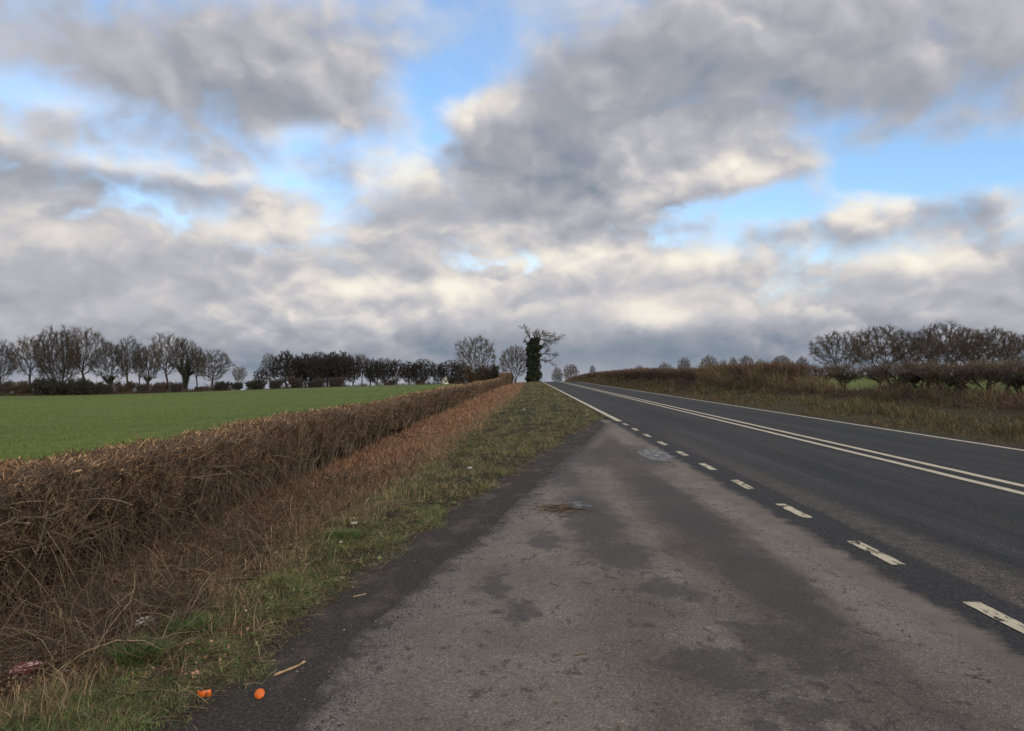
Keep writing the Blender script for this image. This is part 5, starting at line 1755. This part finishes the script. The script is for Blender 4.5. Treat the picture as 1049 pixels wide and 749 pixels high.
def stick(pxs, r, mat, label, name='stick', lift=0.0, bump=None, group=None, branch=False, cat='stick'):
    P = np.array([on_ground(px, py) for (px, py) in pxs])
    P = rs(P, 10)
    P[:, 2] = [max(float(H(p[0], p[1])), .004 if p[0] > float(tx(p[1])) else -1) for p in P]
    P[:, 2] += r + lift * np.sin(np.linspace(0, np.pi, 10))
    rad = np.linspace(r, r * .7, 10) * (1 + .12 * np.sin(np.arange(10) * 2.3))
    if bump: rad[-2:] *= bump
    o_ = P[0].copy()
    parts = [tubes((P - o_)[None], rad[None], 8, cap=True)]
    if branch:
        k = P[5] - o_
        parts.append(tubes(np.stack([k, k + [.03, .05, .02], k + [.07, .08, .025]])[None], np.array([[r * .6, r * .5, r * .3]]), 6))
    o = mesh_obj(name, *join(parts), mat, smooth=True, loc=o_)
    tag(o, label, cat, group)
    return o


stick([(281, 693), (296, 687), (306, 683), (312, 679)], .0075, M_STICK, 'pale bent stick with a knobbed end on the dark grit right of the orange peel', bump=1.45)
stick([(245, 671), (258, 675), (265, 676)], .0038, M_STICK, 'thin pale twig on the grass edge above the orange peel')
stick([(269, 678), (282, 677)], .0026, M_STICK, 'short tan twig between the thin pale twig and the bent stick')
stick([(288, 740), (296, 732), (303, 723)], .0028, M_DEADTW, 'thin dark twig lying on the grit at the foot of the lay-by')
stick([(362, 612), (375, 609)], .005, M_STICK, 'short straw coloured stick at the edge of the grass')
stick([(274, 563), (284, 570), (295, 579)], .020, M_GREYST, 'weathered grey branch stub lying at the top of the grass bank', 'branch', cat='branch', bump=.6)
stick([(40, 669), (50, 665), (58, 661)], .012, M_STICK, 'short thick tan stick in the dead growth near the left edge')
stick([(48, 675), (58, 669), (70, 665)], .010, M_STICK, 'tan stick just right of the thick one, near the left edge')
stick([(63, 689), (71, 688), (78, 688)], .005, M_GREYST, 'thin pale grey stick right of the crumpled red packet')
stick([(4, 695), (14, 688), (22, 682)], .006, M_STICK, 'slanting tan stick left of the crumpled red packet')
stick([(596, 601), (606, 603)], .004, M_DEADTW, 'little dark twig flake lying alone on the tarmac')
stick([(563, 602), (572, 605)], .004, M_DEADTW, 'tiny dark twig left of the lone flake on the tarmac')
stick([(588, 678), (600, 676)], .004, M_DEADTW, 'thin dark twig on the tarmac in the middle foreground')

# little heap of straw and twigs washed together on the lay-by
g = on_ground(572, 525)
g.z = .006
r_ = np.random.default_rng(9)
n = 110
b = np.stack([r_.normal(-.05, .15, n), r_.normal(0, .16, n), r_.uniform(0, .022, n)], -1)
d = nrm(np.stack([r_.normal(1, .4, n), r_.normal(0, .5, n), r_.normal(.02, .08, n)], -1))
V, F = tubes(bent(b, d, r_.uniform(.06, .26, n), 4, .12, r_), r_.uniform(.0015, .004, n)[:, None] * np.linspace(1, .6, 4)[None], 4)
V[:, 2] = np.maximum(V[:, 2], .001)
o = mesh_obj('twig_heap', V, F, M_DEADTW, loc=g)
tag(o, 'small flat heap of straw and twigs on the lay-by beside a damp patch', 'twigs')

# litter
M_PAPER = mat_plain('dirty_paper', (0.36, 0.34, 0.32), .8, .25, .15, 30, .3)
M_WHITE = mat_plain('white_litter', (0.66, 0.63, 0.60), .7, .3, .12, 30, .3)
M_FOIL, _t, _p = mat_new('crumpled_packet')
_co = _t.new('ShaderNodeTexCoord').outputs['Object']
_x, _y, _z = _t.sep(_co)
_f = _t.noise(_t.vmath('MULTIPLY', _co, (30, 60, 30)), 1.0, 4, .7)
_m = _t.math('MULTIPLY', _t.maprange(_f, .48, .54), _t.maprange(_t.math('ABSOLUTE', _t.math('ADD', _y, .004)), .012, .020, 1, 0))
_c = _t.mix(_m, _t.ramp(_t.noise(_co, 18, 3), [(.3, (.085, .012, .022)), (.7, (.21, .035, .055))]), (.62, .42, .40, 1))
_t.put(_p.inputs['Base Color'], _c); _p.inputs['Roughness'].default_value = .30; _p.inputs['Specular IOR Level'].default_value = .6


def crumple(name, px, py, sx, sy, sz, mat, label, cat, seed, rz=0.0, lift=.0):
    """a crumpled, closed piece of litter"""
    g = on_ground(px, py)
    nx_, ny_ = 15, 10
    r_ = np.random.default_rng(seed)
    U, W = np.meshgrid(np.linspace(-1, 1, nx_), np.linspace(-1, 1, ny_), indexing='ij')
    ex = np.sqrt(np.clip(1 - np.abs(W) ** 3, 0, 1)) * .9 + .1
    shape = np.clip((1 - np.abs(U) ** 2.5) * (1 - np.abs(W) ** 2.5), 0, 1) ** .6
    cr = r_.normal(0, .22, U.shape)
    x = U * sx * ex + r_.normal(0, .03, U.shape) * sx; yv = W * sy * (1 + .15 * r_.normal(0, 1, U.shape) * .4)
    top = shape * sz * (1 + cr) + .0015
    bot = -shape * sz * .25
    a = np.stack([x, yv, top], -1).reshape(-1, 3); b = np.stack([x, yv, bot], -1).reshape(-1, 3)
    i = np.arange(U.size).reshape(U.shape)
    q = np.stack([i[:-1, :-1], i[1:, :-1], i[1:, 1:], i[:-1, 1:]], -1).reshape(-1, 4)
    rim = np.concatenate([i[:, 0], i[-1, 1:], i[::-1, -1][1:], i[0, ::-1][1:-1]]); r2 = np.roll(rim, -1); nn = U.size
    V = np.concatenate([a, b]); F = np.concatenate([q, q[:, ::-1] + nn, np.stack([rim, rim + nn, r2 + nn, r2], -1)])
    o = mesh_obj(name, V, F, mat, loc=g + Vector((0, 0, lift + sz * .2)))
    o.rotation_euler = (math.radians(20), math.radians(-6), rz)
    tag(o, label, cat)
    return o


crumple('crisp_packet', 27, 694, .088, .045, .030, M_FOIL, 'crumpled dark red packet with pale flecks in the dead growth at the lower left', 'litter', 4, math.radians(38), .045)
crumple('paper_scrap', 148, 643, .062, .032, .026, M_WHITE, 'crumpled white scrap of litter above the bright green tussock', 'litter', 5, math.radians(25), .035)
crumple('paper_scrap', 363, 540, .04, .02, .012, M_PAPER, 'small pale scrap at the top of the fresh green tuft', 'litter', 6, .3, .04)
crumple('paper_scrap', 349, 561, .014, .012, .010, M_PAPER, 'tiny white scrap in the grass below the fresh green tuft', 'litter', 7, .9, .05)
crumple('paper_scrap', 481, 484, .045, .03, .02, M_PAPER, 'white scrap of litter where rusty stalks meet the grass halfway along the verge', 'litter', 8, .2, .07)
crumple('paper_scrap', 537, 422, .055, .04, .03, M_PAPER, 'small white scrap on the far verge, nearer of the two by the stalks', 'litter', 9, .5, .10)
crumple('paper_scrap', 534, 412, .06, .04, .03, M_PAPER, 'small white scrap on the far verge, farther of the two by the stalks', 'litter', 10, 1.2, .10)
crumple('paper_scrap', 569, 406, .08, .05, .03, M_PAPER, 'small white scrap on the grass close to the edge line near the crest', 'litter', 11, .1, .12)
crumple('paper_scrap', 849, 420, .07, .05, .04, M_PAPER, 'white scrap of litter on the grass of the right verge', 'litter', 12, .4, .12)

# upright straw stalks by the left edge
def stalk_clump(px, py, n, hh, label, seed, wid=.10):
    g = on_ground(px, py)
    r_ = np.random.default_rng(seed)
    b = np.stack([r_.normal(0, wid, n), r_.normal(0, wid * .7, n), np.full(n, -.02)], -1)
    d = nrm(np.stack([r_.normal(.02, .12, n), r_.normal(0, .12, n), np.ones(n)], -1))
    V, F = tubes(bent(b, d, r_.uniform(.6, 1, n) * hh, 5, .05, r_), r_.uniform(.002, .0042, n)[:, None] * np.linspace(1, .7, 5)[None], 5, cap=True)
    ang_ = np.linspace(0, 6.28, 12, endpoint=False)
    rk = np.concatenate([np.stack([np.cos(ang_) * wid * 2.6, np.sin(ang_) * wid * 2, np.full(12, -.03)], -1), [[0, 0, .012]]])
    rf = np.stack([np.arange(12), (np.arange(12) + 1) % 12, np.full(12, 12)], -1)
    V, F = join([(V, F), (rk, rf)])
    o = mesh_obj('dry_stalks', V, F, M_STRAW, loc=g)
    tag(o, label, 'dead stalks')


stalk_clump(66, 655, 16, .26, 'upright clump of tan dry stalks in the dead growth near the lower left', 3, .045)
stalk_clump(25, 664, 3, .20, 'lone upright dry stalk left of the tan clump near the left edge', 4, .012)
stalk_clump(275, 590, 26, .20, 'pale dry stalks around the weathered grey branch stub', 5, .12)
stalk_clump(308, 556, 9, .28, 'few pale upright stalks on the bank above the weathered branch stub', 6, .10)
stalk_clump(425, 513, 40, .22, 'clump of pale dry stalks where the tarmac begins to narrow', 7, .22)
